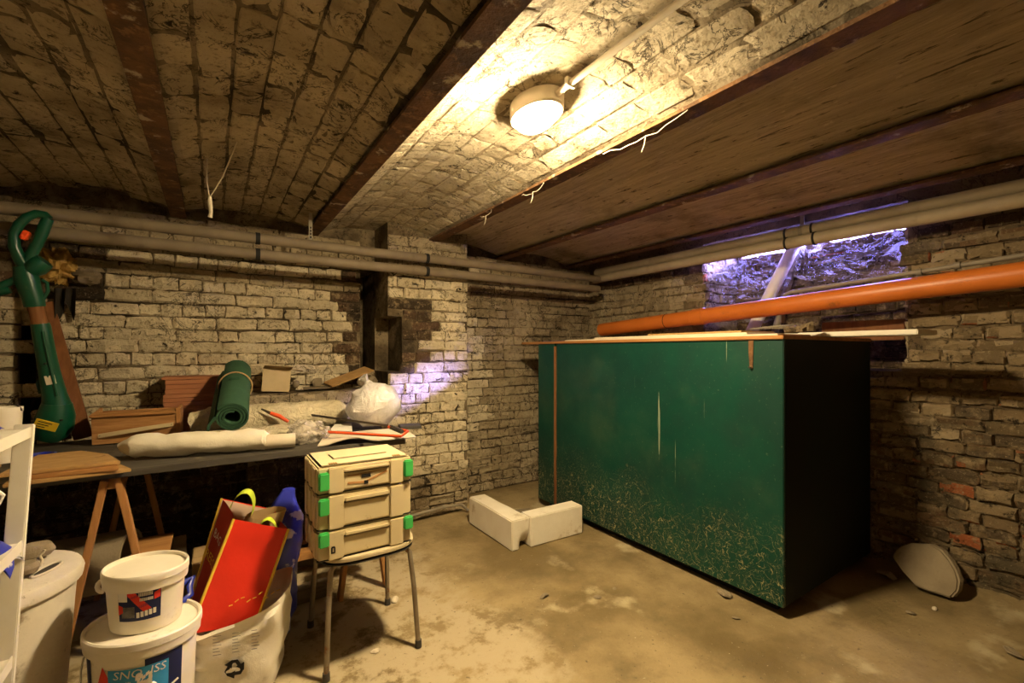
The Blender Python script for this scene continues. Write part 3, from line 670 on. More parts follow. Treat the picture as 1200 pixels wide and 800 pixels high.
# ================================================================== STOOL AND CASES
st = thing('stool', (.54, 2.0, 0), 'metal-legged stool with a worn rounded seat', 'stool')
ZS = .452
feet = [(.356, 1.807), (.722, 1.800), (.367, 2.20), (.716, 2.185)]
sp = []
cx, cy = .535, 1.965
for k in range(40):
    a = 2*math.pi*k/40; e = 3.4
    c, s = math.cos(a), math.sin(a)
    sp.append((cx + .195*abs(c)**(2/e)*math.copysign(1, c), cy + .185*abs(s)**(2/e)*math.copysign(1, s), ZS-.016))
obj('seat', MB().prism(sp, (0, 0, .016)), K['seat'], st, bevel=.003)
ed = [Vector(p)+Vector((0,0,-.012)) for p in sp]; obj('seat_edge', MB().prism([cx_ + (cx_-Vector((cx,cy,cx_.z)))*-.012 for cx_ in ed], (0, 0, .004)), K['shadowgrey'], st)
for (fx, fy) in feet:
    sx = .02 if fx < .5 else -.02; sy = .025 if fy < 2 else -.03
    top_ = Vector((fx+sx*1.2, fy+sy*1.5, ZS-.06)); ins = Vector((fx+sx*4.2, fy+sy*2.2, ZS-.028))
    pts = [Vector((fx, fy, .012)), Vector((fx+sx*.6, fy+sy*.8, .25)), top_, top_.lerp(ins, .35)+Vector((0,0,.012)), ins]
    lg = obj('leg', MB().tube(pts, .0105, 12), K['tubemetal'], st)
    obj('foot_cap', MB().tube([(fx, fy, 0), (fx, fy, .03)], [.0145, .0135], 12), K['shadowgrey'], lg)
for x_ in (.42, .65): obj('underframe_rail', MB().bar((x_, 1.84, ZS-.03), (x_, 2.14, ZS-.03), .02, .012), K['tubemetal'], st)
bx0, bx1, by0, by1 = .325, .692, 1.800, 2.085
def case(z0, h, label, lat, sticker=False, emblem=False):
    t = thing('tool_case', ((bx0+bx1)/2, (by0+by1)/2, z0), label, 'tool case', 'tool cases stacked on the stool')
    obj('body', MB().box((bx0, by0+.008, z0+.001), (bx1, by1, z0+h-.001)), K['cream'], t, bevel=.006)
    w = bx1-bx0
    # raised corner posts and centre blocks on the front, carrying handle recess between
    for a, b in ((.10, .255), (.745, .90)): obj('front_rib', MB().box((bx0+w*a, by0-.006, z0+.003), (bx0+w*b, by0+.01, z0+h-.003)), K['cream'], t, bevel=.004)
    obj('front_plate', MB().box((bx0+w*.255, by0+.002, z0+.012), (bx0+w*.745, by0+.010, z0+h*.70)), K['cream'], t, bevel=.002)
    hd = obj('carry_handle', MB().box((bx0+w*.26, by0-.008, z0+h*.74), (bx0+w*.74, by0+.004, z0+h*.90)), K['cream'], t, bevel=.005)
    obj('handle_shadow_gap', MB().box((bx0+w*.26, by0+.003, z0+h*.705), (bx0+w*.74, by0+.0075, z0+h*.735)), K['shadowgrey'], t)
    obj('lid_seam', MB().box((bx0-.0008, by0+.0072, z0+.0002), (bx1+.0008, by1+.001, z0+.003)), K['shadowgrey'], t)
    for fx, f0, f1 in lat:
        obj('latch', MB().box((bx0+w*fx, by0-.012, z0+h*f0), (bx0+w*(fx+.105), by0+.008, z0+h*f1)), K['latch'], t, bevel=.005, label='bright green latch')
    for k in range(3):
        obj('side_rib', MB().box((bx0-.005, by0+.03+k*.09, z0+.006), (bx0+.002, by0+.08+k*.09, z0+h-.006)), K['cream'], t, bevel=.003)
        obj('side_rib', MB().box((bx1-.002, by0+.03+k*.09, z0+.006), (bx1+.005, by0+.08+k*.09, z0+h-.006)), K['cream'], t, bevel=.003)
    return t
c3 = case(ZS, .115, 'bottom cream case with green latches of the stack on the stool', ((.005, .50, .98), (.905, .50, .96)))
c2 = case(ZS+.116, .135, 'middle taller cream case of the stack on the stool', ((.005, .45, .92),))
c1_ = case(ZS+.252, .105, 'topmost cream case of the stack on the stool with a printed emblem', ((.005, .18, .82), (.905, .22, .88)))
w = bx1-bx0; zt = ZS+.252+.105
lid = obj('lid', MB().box((bx0+.012, by0+.012, zt-.002), (bx1-.012, by1-.012, zt+.006)), K['cream'], c1_, bevel=.004)
obj('lid_handle', MB().box((bx0+w*.2, (by0+by1)/2-.05, zt+.004), (bx0+w*.8, (by0+by1)/2+.05, zt+.011)), K['cream'], lid, bevel=.004)
for fx in (.12, .80):
    for k in range(4): obj('lid_stud', MB().box((bx0+w*fx+k*.008, by0+.016, zt+.004), (bx0+w*fx+k*.008+.005, by0+.034, zt+.009)), K['ply'], lid)
# printed emblem on the top case: a crossed dark mark with a small pale figure
ez = ZS+.252+.040; ex = bx0+w*.50; ey = by0+.0012
em = obj('emblem', MB().bar((ex-.075, ey, ez-.006), (ex-.01, ey, ez-.012), .0015, .008).bar((ex-.01, ey, ez-.012), (ex+.08, ey, ez+.020), .0015, .007).bar((ex-.06, ey, ez+.022), (ex+.07, ey, ez+.027), .0015, .002).bar((ex-.075, ey, ez+.022), (ex-.01, ey, ez+.018), .0015, .003), K['crate'], c1_, label='brown printed emblem')
obj('emblem_print', MB().box((ex-.022, ey-.001, ez+.006), (ex+.014, ey, ez+.020)).box((ex-.012, ey-.001, ez-.020), (ex+.004, ey, ez-.006)), K['black'], em)
q = bx0+w*.125; mk = obj('logo_mark', MB().box((q, by0-.0072, ZS+.030), (q+.016, by0-.006, ZS+.035)).box((q, by0-.0072, ZS+.035), (q+.005, by0-.006, ZS+.052)).box((q+.011, by0-.0072, ZS+.035), (q+.016, by0-.006, ZS+.052)).box((q+.002, by0-.0072, ZS+.050), (q+.014, by0-.006, ZS+.056)), K['black'], c3, label='small black printed mark')
# ================================================================== BENCH
BZ, BF = .78, 2.32
tr_label = ['pine trestle under the bench behind the white buckets', 'pine trestle under the bench behind the metal stool']
for n, tx in enumerate((-.335, .645)):
    t = thing('trestle', (tx, 2.7, 0), tr_label[n], 'trestle', 'trestles carrying the bench')
    sp_ = .15 if n == 0 else .12
    for y in (BF+.02, 3.02):
        for s in (-1, 1):
            off = .018*s
            obj('leg', MB().bar((tx+off, y+(.0 if s < 0 else .024), BZ-.034), (tx+s*sp_, y+(.0 if s < 0 else .024), .01), .022, .046, up=(1,0,0) if False else (0,1,0)), K['pine_z'], t, bevel=.002)
    obj('top_rail', MB().box((tx-.03, BF+.03, BZ-.075), (tx+.03, 3.06, BZ-.03)), K['pine_y'], t, bevel=.002)
    obj('foot_shelf' if n == 0 else 'stretcher', MB().box((tx-.125 if n else tx+.05, BF+.05, .385), (tx+.12 if n else tx+.18, BF+.13 if n else BF+.30, .405)), K['pine_x'], t, bevel=.002)
bench = thing('bench_top', (-.1, 2.8, BZ-.03), 'long dark grey board bench top on pine trestles', 'workbench')
obj('board', MB().box((XL+.05, BF, BZ-.028), (.86, 2.79, BZ)), K['benchtop'], bench, bevel=.003)
obj('board', MB().box((XL+.05, 2.795, BZ-.028), (.88, 3.235, BZ-.001)), K['benchtop'], bench, bevel=.003)
# plywood boards at the left end
g = 'plywood offcuts on the bench'
slab('plywood_board', [(-.60, 2.24), (-.265, 2.27), (-.34, 2.45), (-.46, 2.60), (-.62, 2.58)], BZ+.001, BZ+.014, K['ply'], 'lowest plywood offcut on the bench beside the white roll', 'board', group=g)
slab('plywood_board', [(-.58, 2.26), (-.30, 2.255), (-.35, 2.45), (-.45, 2.58), (-.60, 2.60)], BZ+.015, BZ+.030, K['pine_x'], 'middle plywood offcut on the bench beside the white roll', 'board', group=g)
slab('plywood_board', [(-.62, 2.27), (-.30, 2.29), (-.36, 2.47), (-.47, 2.62), (-.60, 2.61)], BZ+.031, BZ+.044, K['ply'], 'topmost plywood offcut on the bench beside the white roll', 'board', group=g)
p = onZ(50, 535, BZ+.02); tag(obj('plastic_scoop', MB().lathe([(.3, 0), (1, .008), (1.05, .035), (.9, .036), (.8, .012)], (p.x, p.y-.02, BZ+.001), .045, .05, 0, 20).box((p.x+.03, p.y-.03, BZ+.018), (p.x+.14, p.y-.01, BZ+.030)), K['blue'], bevel=0), 'dark blue plastic scoop on the bench behind the plywood', 'scoop')
# white wrapped roll at the front edge
def roll(pts, rs, m, wr=.006, n=22, seed=0, sq=1.0):
    mb = MB(); P = []; R = []
    for i in range(len(pts)-1):
        for k in range(8):
            f = k/8; P.append(Vector(pts[i]).lerp(Vector(pts[i+1]), f)); R.append(rs[i]*(1-f)+rs[i+1]*f)
    P.append(Vector(pts[-1])); R.append(rs[-1]); mb.tube(P, R, n, squash=sq)
    if wr: mb.rough(wr, 16, seed).rough(wr*.5, 40, seed+1)
    return mb
def settle(mb, z):
    zm = min(v.z for v in mb.v); mb.v = [v+Vector((0,0,z-zm)) for v in mb.v]; return mb
wr_ = thing('fabric_roll', (-.1, 2.42, BZ), 'white wrapped roll lying at the front edge of the bench', 'roll')
obj('wrap', settle(roll([(-.335, 2.535, .825), (-.28, 2.52, .828), (.0, 2.445, .828), (.20, 2.405, .825), (.215, 2.40, .824)], [.018, .047, .050, .046, .034], K['rollwhite'], .011), BZ+.001), K['rollwhite'], wr_)
obj('core_tube', MB().tube([(.17, 2.408, .822), (.33, 2.385, .820), (.33, 2.385, .820), (.20, 2.405, .822)], [.033, .033, .026, .026], 22), K['paper'], wr_, label='pale tube end sticking out of the wrap')
# two long rolls of clear film further back
fr = [('front clear plastic film roll under the green mat', [(-.12, 2.66, .86), (.0, 2.66, .865), (.25, 2.65, .862), (.40, 2.645, .858), (.44, 2.64, .858)], [.055, .072, .074, .068, .04], 5, BZ+.001),
      ('rear clear plastic film roll beside the white plastic bag', [(-.10, 2.88, .88), (.0, 2.88, .885), (.33, 2.88, .885), (.64, 2.88, .885), (.68, 2.88, .885)], [.06, .082, .084, .08, .05], 8, BZ)]
for lab, pts, rs, sd, zz in fr:
    t = thing('film_roll', (pts[2][0], pts[2][1], BZ), lab, 'roll', 'clear film rolls on the bench')
    obj('film', settle(roll(pts, rs, None, .012, seed=sd, sq=.46 if sd == 5 else 1), zz), K['filmroll'], t)
    a = Vector(pts[-2]); b = Vector(pts[-1]); d = (b-a).normalized()
    a = a - Vector((0,0,.03 if sd == 5 else 0)); b = b - Vector((0,0,.045 if sd == 5 else 0)); obj('core', MB().tube([a, b+d*.02], .02, 14), K['card'], t)
# green rolled mat lying across the rolls
m0 = Vector((.075, 2.585, .925)); m1 = Vector((.12, 3.15, 1.125)); md = (m1-m0).normalized()
u_ = md.cross(Vector((0,0,1))).normalized(); v_ = u_.cross(md)
matr = thing('rolled_mat', (.1, 2.85, .84), 'dark green rolled foam mat lying across the film rolls', 'mat')
outer = []; turns = 3.2; N_ = 84
def spiral(rad):
    return [(rad[0]+(rad[1]-rad[0])*k/N_, 2*math.pi*turns*k/N_+1.2) for k in range(N_+1)]
mb = MB(); rin = [m0 + (u_*math.cos(a)+v_*math.sin(a))*r for r, a in spiral((.026, .068))]; rout = [m0 + (u_*math.cos(a)+v_*math.sin(a))*(r+.0095) for r, a in spiral((.026, .068))]
prof = rin + rout[::-1]
# loft the spiral strip
L_ = md*((m1-m0).length)
ring0 = prof; ring1 = [p+L_ for p in prof]; n_ = len(prof)
mb.add(ring0+ring1, [(k, (k+1) % n_, n_+(k+1) % n_, n_+k) for k in range(n_)] + [(k, k+1, n_-2-k, n_-1-k) for k in range(N_)] + [(n_+k+1, n_+k, n_+n_-1-k, n_+n_-2-k) for k in range(N_)])
obj('foam_sheet', mb, K['greymat'], matr)
tail = MB(); e = rout[-1] if False else m0 - u_*.078
tail.prism([m0-u_*.072+v_*.01, m0-u_*.100-v_*.035, m0-u_*.105-v_*.068, m0-u_*.094-v_*.070, m0-u_*.088-v_*.035, m0-u_*.060+v_*.0], L_)
obj('loose_flap', tail, K['greymat'], matr)
cpt = m0 + L_*.62; obj('tie_strap', MB().tube([cpt + (u_*math.cos(a*math.pi/16)+v_*math.sin(a*math.pi/16))*.0805 + md*.02*math.sin(a*math.pi/16) for a in range(33)], .004, 6), K['card'], matr)
obj('buckle', MB().box((-.022, -.006, -.010), (.022, .006, .010), Matrix.Translation(m0+L_*.50+v_*.082) @ Matrix.Rotation(.35, 4, 'X')), K['greymat'], matr, bevel=.003)
# wooden crate
kr_ = thing('wooden_crate', (-.32, 3.03, BZ), 'small rough wooden crate with a pale strip handle beside the green mat', 'crate')
R4 = Matrix.Translation((-.325, 2.985, BZ+.004)) @ Matrix.Rotation(-.05, 4, 'Z') @ Matrix.Rotation(.10, 4, 'X')
hw, hh, dp = .175, .135, .16
obj('front_board', MB().box((-hw, 0, 0), (hw, .014, hh), R4), K['crate'], kr_, bevel=.002)
obj('back_board', MB().box((-hw, dp, 0), (hw, dp+.012, hh), R4), K['crate'], kr_, bevel=.002)
for s in (-1, 1): obj('end_board', MB().box((s*hw-.012 if s > 0 else -hw, .012, .0), (hw if s > 0 else -hw+.012, dp, hh+.02), R4), K['crate'], kr_, bevel=.002)
obj('base_board', MB().box((-hw+.012, .014, 0), (hw-.012, dp, .012), R4), K['crate'], kr_)
obj('lid_slat', MB().box((-hw-.005, -.012, hh+.002), (hw-.014, .05, hh+.018), R4), K['pine_x'], kr_, bevel=.003)
obj('corner_post', MB().box((hw-.014, -.006, 0), (hw+.004, .02, hh+.03), R4), K['pine_z'], kr_, bevel=.002)
hd = obj('strip_handle', MB().loft([[R4 @ Vector((x, -.006-.022*(1-(x/.15)**2), .062+.006*(1-(x/.15)**2)-.018*x/.15*-1+dz_)) for dz_ in (-.010, .010)] + [R4 @ Vector((x, -.001-.022*(1-(x/.15)**2), .062+.006*(1-(x/.15)**2)-.018*x/.15*-1+dz_)) for dz_ in (.010, -.010)] for x in [-.15+.03*k for k in range(11)]]), K['palecard'], kr_, label='pale bent strip handle')
for sx in (-.143, -.125, .125, .143): obj('nail', MB().lathe([(.001, -.001), (.004, 0), (.004, .002), (.001, .003)], R4 @ Vector((sx, -.007, .062+.018*sx/.15)), n=8), K['steel'], hd)
# stack of red-brown laminate boards
x0, x1 = -.235, .075
zz = BZ; lab = ['bottom', 'lower middle', 'upper middle', 'top']
for k, (h, dx, ry) in enumerate(((.125, 0, 0), (.095, -.006, .01), (.082, .004, -.01), (.016, -.012, .02))):
    t = thing('laminate_pack', ((x0+x1)/2+dx, 3.32, zz), lab[k] + (' pack in the stack of red-brown laminate behind the crate' if k < 3 else ' loose board on the stack of red-brown laminate behind the crate'), 'laminate', 'stack of laminate behind the crate')
    nb_ = max(1, int(h/.022)); hb = h/nb_
    for j in range(nb_): obj('board', MB().box((x0+dx+.002*(j % 2), 3.245+.003*((j*7) % 3), zz+j*hb+.0005), (x1+dx-.002*((j+1) % 2), 3.455, zz+(j+1)*hb-.0006)), K['laminate'], t, bevel=.0015)
    zz += h
# small pale carton and thin boards on the footing ledge
LZ = .978
cb_ = thing('carton', (.375, 3.3, LZ), 'small pale cardboard box on the ledge behind the green mat', 'box')
a = onY(307, 432, 3.24); b = onY(340, 426, 3.24); xl, xr = a.x, b.x; zt_ = a.z
R5 = Matrix.Translation(((xl+xr)/2, 3.285, LZ+.008)) @ Matrix.Rotation(.07, 4, 'Y') @ Matrix.Rotation(-.12, 4, 'Z'); hw = (xr-xl)/2; hz = zt_-LZ-.012
obj('body', MB().box((-hw, -.02, 0), (hw, .11, hz), R5), K['palecard'], cb_, bevel=.002)
obj('flap', MB().add([R5 @ Vector(p) for p in ((-hw, -.02, hz), (hw, -.02, hz), (hw+.01, -.075, hz+.018), (-hw+.01, -.06, hz+.02), (-hw, -.02, hz+.002), (hw, -.02, hz+.002), (hw+.01, -.075, hz+.020), (-hw+.01, -.06, hz+.022))], [(0,3,2,1),(4,5,6,7),(0,1,5,4),(1,2,6,5),(2,3,7,6),(3,0,4,7)]), K['card'], cb_)
obj('flap', MB().add([R5 @ Vector(p) for p in ((hw, .02, hz), (hw, .10, hz), (hw+.075, .10, hz-.015), (hw+.07, .02, hz-.005), (hw, .02, hz+.002), (hw, .10, hz+.002), (hw+.075, .10, hz-.013), (hw+.07, .02, hz-.003))], [(0,3,2,1),(4,5,6,7),(0,1,5,4),(1,2,6,5),(2,3,7,6),(3,0,4,7)]), K['card'], cb_)
slab('thin_board', [(.50, 3.275), (.72, 3.29), (.71, 3.42), (.52, 3.40)], LZ+.012, LZ+.022, K['oldwood'], 'thin grey board lying flat on the ledge', 'board', group='boards on the ledge')
mb = MB(); R6 = Matrix.Translation((.815, 3.34, LZ+.088)) @ Matrix.Rotation(-.30, 4, 'Y') @ Matrix.Rotation(.22, 4, 'X') @ Matrix.Rotation(.15, 4, 'Z'); mb.box((-.16, -.07, -.006), (.16, .07, .006), R6)
tag(obj('thin_board', mb, K['ply'], bevel=.002), 'tilted thin board propped on rubble on the ledge', 'board', 'boards on the ledge')
for k, (x, y, s, lab_) in enumerate(((.985, 3.37, .045, 'larger rubble lump on the ledge beside the flue'), (.90, 3.30, .04, 'smaller rubble lump on the ledge under the tilted board'), (.475, 3.42, .03, 'pale rubble lump on the ledge behind the carton'), (.62, 3.44, .035, 'mortar lump at the back of the ledge'))):
    mb = MB().lathe([(.05, -.9*s), (.7, -.7*s), (1, 0), (.75, .7*s), (.05, .95*s)], (0,0,0), s, s*.8, k, 10); mb.rough(s*.5, 18, k+3); mb.v = [v + Vector((x, y, 0)) for v in mb.v]; settle(mb, LZ+.012)
    tag(obj('rubble', mb, K['stone']), lab_, 'rubble', 'rubble on the ledge')
# white sheet with a bow saw, a cutter and film on it
def sheet(u, v):
    a = Vector((.42, 2.335, 0)); b = Vector((.905, 2.285, 0)); c = Vector((.93, 2.56, 0)); d = Vector((.50, 2.56, 0))
    p = (a*(1-u)+b*u)*(1-v) + (d*(1-u)+c*u)*v
    return p + Vector((0, 0, BZ+.006 + .022*max(0, math.sin(u*6.5-.6))*(1-v) + .012*v + .004*noise.noise(p*9)))
mb = MB().grid(sheet, 20, 10); n0 = len(mb.v); mb2 = MB().grid(lambda u, v: sheet(u, v)+Vector((0,0,.004)), 20, 10)
mb.add(mb2.v, mb2.f); tag(obj('paper_sheet', mb, K['paper']), 'off-white stiff sheet lying on the bench behind the cases', 'sheet')
slab('dark_book', [(.86, 2.40), (.97, 2.37), (1.0, 2.47), (.88, 2.50)], BZ+.035, BZ+.052, K['shadowgrey'], 'dark flat pad sticking out beside the off-white sheet', 'pad')
sw = thing('bow_saw', (.70, 2.42, BZ+.04), 'red framed bow saw lying on the off-white sheet', 'saw')
z_ = BZ+.046
s0 = onZ(385, 506, z_+.005); s1 = onZ(470, 511, z_+.005); s2 = onZ(478, 505, z_+.005); s3 = onZ(455, 500, z_+.015)
obj('frame', MB().tube([s0, s0.lerp(s1, .5)+Vector((0,-.006,0)), s1, s2, s3], [.007]*5, 10), K['redtool'], sw)
bl0 = onZ(350, 484, z_+.06); obj('blade', MB().bar(bl0, s3+Vector((0,0,.006)), .003, .012), K['steel'], sw)
obj('blade_clamp', MB().bar(bl0+Vector((-.014,.006,.020)), bl0+Vector((.010,-.004,-.028)), .014, .022), K['redtool'], sw, bevel=.003)
obj('grip', MB().bar(s2+Vector((-.03,0,0)), s3+Vector((.01,0,0)), .022, .022), K['shadowgrey'], sw, bevel=.005)
slab('paper_card', [tuple(onZ(386, 503, z_).xy), tuple(onZ(413, 504, z_).xy), tuple(onZ(412, 495, z_).xy), tuple(onZ(392, 496, z_).xy)], z_-.008, z_-.004, K['whiteprint'], 'small white card lying beside the bow saw', 'card')
a = onY(317, 484, 2.765); b = onY(338, 494, 2.73)
ct = thing('red_pliers', tuple(b), 'dark red handled tool lying on the clear film beside the mat', 'tool')
obj('handle', MB().tube([a, a.lerp(b, .5)+Vector((0,0,.006)), b], [.010, .012, .008], 10), K['redtool'], ct); obj('head', MB().tube([a+(a-b)*.5, a], [.004, .009], 8), K['steel'], ct)
# crumpled clear film in front and the white plastic bag
def blob(c, r, amp, sc, seed, m, name, label, cat, zfl, nu=26, nv=16):
    mb = MB(); rings = []
    for j in range(nv+1):
        ph_ = -math.pi/2 + math.pi*j/nv
        rg = []
        for k in range(nu):
            th_ = 2*math.pi*k/nu; d = Vector((math.cos(ph_)*math.cos(th_), math.cos(ph_)*math.sin(th_), math.sin(ph_)))
            f = 1 + amp*noise.noise(d*sc+Vector((seed,0,0))) + amp*.6*abs(noise.noise(d*sc*2.3+Vector((0,seed,0))))
            rg.append(Vector(c) + Vector((d.x*r[0], d.y*r[1], d.z*r[2]))*f)
        rings.append(rg)
    mb.loft(rings); mb.v = [Vector((v.x, v.y, max(v.z, zfl))) for v in mb.v]
    o = obj(name, mb, m)
    if label: tag(o, label, cat)
    return o
blob((.40, 2.475, BZ+.05), (.085, .055, .055), .5, 2.6, 3, K['clear'], 'crumpled_film', 'crumpled clear plastic film beside the bow saw', 'plastic film', BZ+.002)
bag = thing('plastic_bag', (.76, 2.64, BZ), 'puffed white translucent plastic bag on the bench end', 'bag')
bq = onY(440, 474, 2.64)
ob_ = blob((bq.x, 2.64, bq.z), (.15, .12, .125), .16, 2.2, 9, K['bagfilm'], 'bag_body', None, None, BZ+.03); ob_.parent = bag; ob_.location = ob_.location-bag.location
mb = MB().tube([(bq.x-.02, 2.68, bq.z+.10), (bq.x-.035, 2.69, bq.z+.135), (bq.x-.06, 2.69, bq.z+.165)], [.045, .016, .032], 12).rough(.01, 30, 2); obj('knot', mb, K['bagfilm'], bag)
# long planks leaning in the corner behind the grass trimmer
g = 'planks leaning behind the trimmer'
for k, (pa, pb, w_, lab_) in enumerate((((98, 497), (52, 355), .075, 'wide brown plank leaning on the wall behind the trimmer'), ((78, 498), (30, 300), .04, 'longer brown plank leaning on the wall behind the trimmer'))):
    a = onY(*pa, 3.21-.0*k); b = onY(*pb, 3.44-.0*k); a = a + (a-b).normalized()*0; a.z = BZ+.012 if a.z < BZ+.03 or True else a.z
    tag(obj('leaning_plank', MB().bar(a, b, .022, w_, up=(1,0,0)), K['brownwood'], bevel=.002), lab_, 'plank', g)
# expanding foam lump and black rag on the wall
fq = onY(66, 312, 3.44); o = blob(fq, (.07, .06, .075), .75, 3.2, 5, K['foamlump'], 'foam_lump', 'yellow-brown lump of expanding foam stuck to the brick wall', 'foam lump', 0, 40, 26)
fq = onY(101, 324, 3.45); o = blob(fq, (.065, .06, .04), .4, 4, 6, K['oldwood'], 'rubble_ledge', 'brown crumbling mortar lump on the wall beside the foam', 'rubble', 0, 20, 10)
def rag(u, v):
    p = onY(64+26*u, 338+38*v*(.7+.3*math.sin(u*9)), 3.44); return p + Vector((0, -.02*math.sin(u*14)*(.4+v)-.012, 0))
mb = MB().grid(rag, 20, 8); mb.add(*(lambda b: (b.v, b.f))(MB().grid(lambda u, v: rag(u, v)+Vector((0,.004,0)), 20, 8))); tag(obj('hanging_rag', mb, K['rag']), 'black rag hanging on the brick wall below the foam', 'rag')
# ================================================================== GRASS TRIMMER
def TP(px, py, dy=0): return onY(px, py, 3.13 + (2.985-3.13)*(512-py)/262.0 + dy)
gt = thing('grass_trimmer', tuple(TP(62, 514)), 'green electric grass trimmer standing head down on the bench', 'grass trimmer')
obj('handle_loop', MB().tube([TP(34, 318), TP(24, 305), TP(17, 289), TP(16, 274), TP(22, 263), TP(32, 254), TP(43, 250), TP(52, 252), TP(57, 257)], [.030, .027, .024, .022, .022, .021, .020, .021, .021], 14, squash=.9), K['trim'], gt)
obj('grip_bar', MB().tube([TP(56, 256), TP(50, 271), TP(44, 284), TP(36, 300), TP(32, 312)], [.022, .024, .023, .021, .026], 14), K['trim'], gt)
obj('trigger', MB().box((-.012, -.022, -.022), (.012, .022, .022), Matrix.Translation(TP(30, 276)) @ Matrix.Rotation(.45, 4, 'Y')), K['orangebtn'], gt, bevel=.005, label='orange-red trigger')
obj('plug_housing', MB().tube([TP(36, 318), TP(42, 314), TP(48, 309), TP(53, 306)], [.040, .050, .050, .044], 14, squash=.8), K['trim'], gt)
obj('upper_body', MB().tube([TP(28, 312), TP(31, 325), TP(35, 339), TP(39, 350), TP(41, 359)], [.036, .044, .042, .040, .038], 16), K['trim'], gt)
obj('guard_ring', MB().tube([TP(43, 352), TP(51, 350), TP(56, 341), TP(55, 331), TP(49, 328)], .008, 8), K['trim'], gt)
ah = obj('side_handle', MB().tube([TP(32, 328), TP(22, 327), TP(10, 331), TP(0, 337), TP(-12, 338), TP(-20, 345)], [.018, .018, .017, .022, .022, .018], 12), K['trim'], gt)
obj('side_grip', MB().tube([TP(12, 339), TP(0, 341), TP(-14, 341)], [.018, .022, .018], 12), K['trim'], ah)
obj('collar', MB().tube([TP(41, 358), TP(44, 368), TP(47, 381)], [.030, .029, .031], 16), K['brownwood'], gt, label='smoky brown telescopic collar')
obj('shaft', MB().tube([TP(47, 379), TP(48, 383), TP(53, 410), TP(58, 436), TP(64, 462), TP(68, 482)], [.034, .036, .037, .040, .046, .060], 16), K['trim'], gt)
obj('shaft_ridge', MB().tube([TP(50, 388, -.036), TP(55, 412, -.037), TP(61, 438, -.040), TP(67, 464, -.046)], .006, 8), K['trim'], gt)
hd = obj('motor_head', MB().tube([TP(67, 472), TP(66, 486), TP(63, 498), TP(58, 507), TP(54, 514)], [.056, .072, .078, .070, .050], 18), K['trim'], gt)
obj('lever', MB().tube([TP(49, 441), TP(45, 448), TP(47, 461)], [.006, .010, .006], 8), K['trim'], gt)
stc = TP(54, 498, -.079); obj('warning_sticker', MB().box((-.042, -.003, -.022), (.042, .002, .022), Matrix.Translation(stc) @ Matrix.Rotation(.40, 4, 'Y') @ Matrix.Rotation(.25, 4, 'X')), K['yellow'], hd, label='yellow warning sticker')
mb = MB()
for k in range(3): mb.box((-.032, -.0042, .010-.012*k), (.020-.01*k, -.003, .014-.012*k), Matrix.Translation(stc) @ Matrix.Rotation(.40, 4, 'Y') @ Matrix.Rotation(.25, 4, 'X'))
o = obj('sticker_print', mb, K['black'], hd); o['kind'] = 'stuff'
obj('shaft_label', MB().box((-.018, -.002, -.022), (.018, .002, .022), Matrix.Translation(TP(59, 445, -.041)) @ Matrix.Rotation(-.2, 4, 'Y')), K['paper'], gt)
for (px, py) in ((53, 426), (72, 492)): obj('screw', MB().lathe([(.001, -.004), (.006, -.004), (.006, .004), (.001, .004)], TP(px, py, -.045 if py < 450 else -.07), n=8), K['black'], gt)
# ================================================================== WHITE SHELF RACK at the left
rk = thing('shelf_rack', (-.68, 1.5, 0), 'white painted metal shelf rack beside the grey-white bin', 'shelf rack')
pt = onY(29, 497, 1.68); pb = onY(4, 800, 1.60); d = (pb-pt).normalized(); foot = pt + d*((0-pt.z)/d.z)
def post(dx, dy, ztop=None):
    o_ = Vector((dx, dy, 0)); return obj('post', MB().bar(foot+o_, pt+o_, .036, .020, up=(0,1,0)), K['whitemetal'], rk, bevel=.002)
post(0, 0); post(-.62, 0); post(0, -.42); post(-.62, -.42)
def at_z(z): return pt + d*((z-pt.z)/d.z)
levels = [pt.z-.012, onY(17, 636, 1.64).z, onY(8, 770, 1.61).z]
for z in levels:
    q = at_z(z); sh = obj('shelf', MB().box((q.x-.625, q.y-.425, z-.012), (q.x+.012, q.y+.008, z)), K['whitemetal'], rk, bevel=.002)
    obj('shelf_lip', MB().box((q.x+.012, q.y-.42, z-.022), (q.x+.0145, q.y+.008, z+.006)), K['whitemetal'], sh)
def shelf_item(px, py, lev): q = at_z(levels[lev]); return q
q0 = at_z(levels[0]); q1 = at_z(levels[1])
# blue and white film package hanging over the middle shelf
def pkg(u, v):
    p = Vector((q1.x-.30+.315*u, q1.y-.10+.115*v, levels[1]+.004 + .030*math.sin(math.pi*min(1, v*1.2))*(.6+.4*u)))
    if u > .9: p.z -= .05*(u-.9)/.1
    return p + noise.noise_vector(p*22)*.010
mb = MB().grid(pkg, 16, 10); mb.v = [Vector((v.x, v.y, v.z)) for v in mb.v]; mb.add(*(lambda b: (b.v, b.f))(MB().grid(lambda u, v: pkg(u, v)-Vector((0,0,.006)), 16, 10)))
settle(mb, levels[1]-.055); tag(obj('plastic_packet', mb, K['bluewhite']), 'blue and white plastic packet hanging over the middle rack shelf', 'packet')
mb = MB().tube([(q0.x-.10, q0.y-.03, levels[0]-.022), (q0.x-.075, q0.y-.03, levels[0]-.10), (q0.x-.03, q0.y-.03, levels[0]-.16), (q0.x-.045, q0.y-.03, levels[0]-.20), (q0.x-.10, q0.y-.03, levels[0]-.19), (q0.x-.13, q0.y-.03, levels[0]-.13)], .005, 8)
tag(obj('wire_hook', mb, K['whiteprint']), 'white wire hook hanging under the top rack shelf', 'hook')
mb = MB().grid(lambda u, v: Vector((q0.x-.16+.13*u, q0.y-.09+.07*v, levels[0]+.012+.05*math.sin(math.pi*u)*math.sin(math.pi*v)+.012*noise.noise(Vector((u*5, v*5, 2))))), 12, 8)
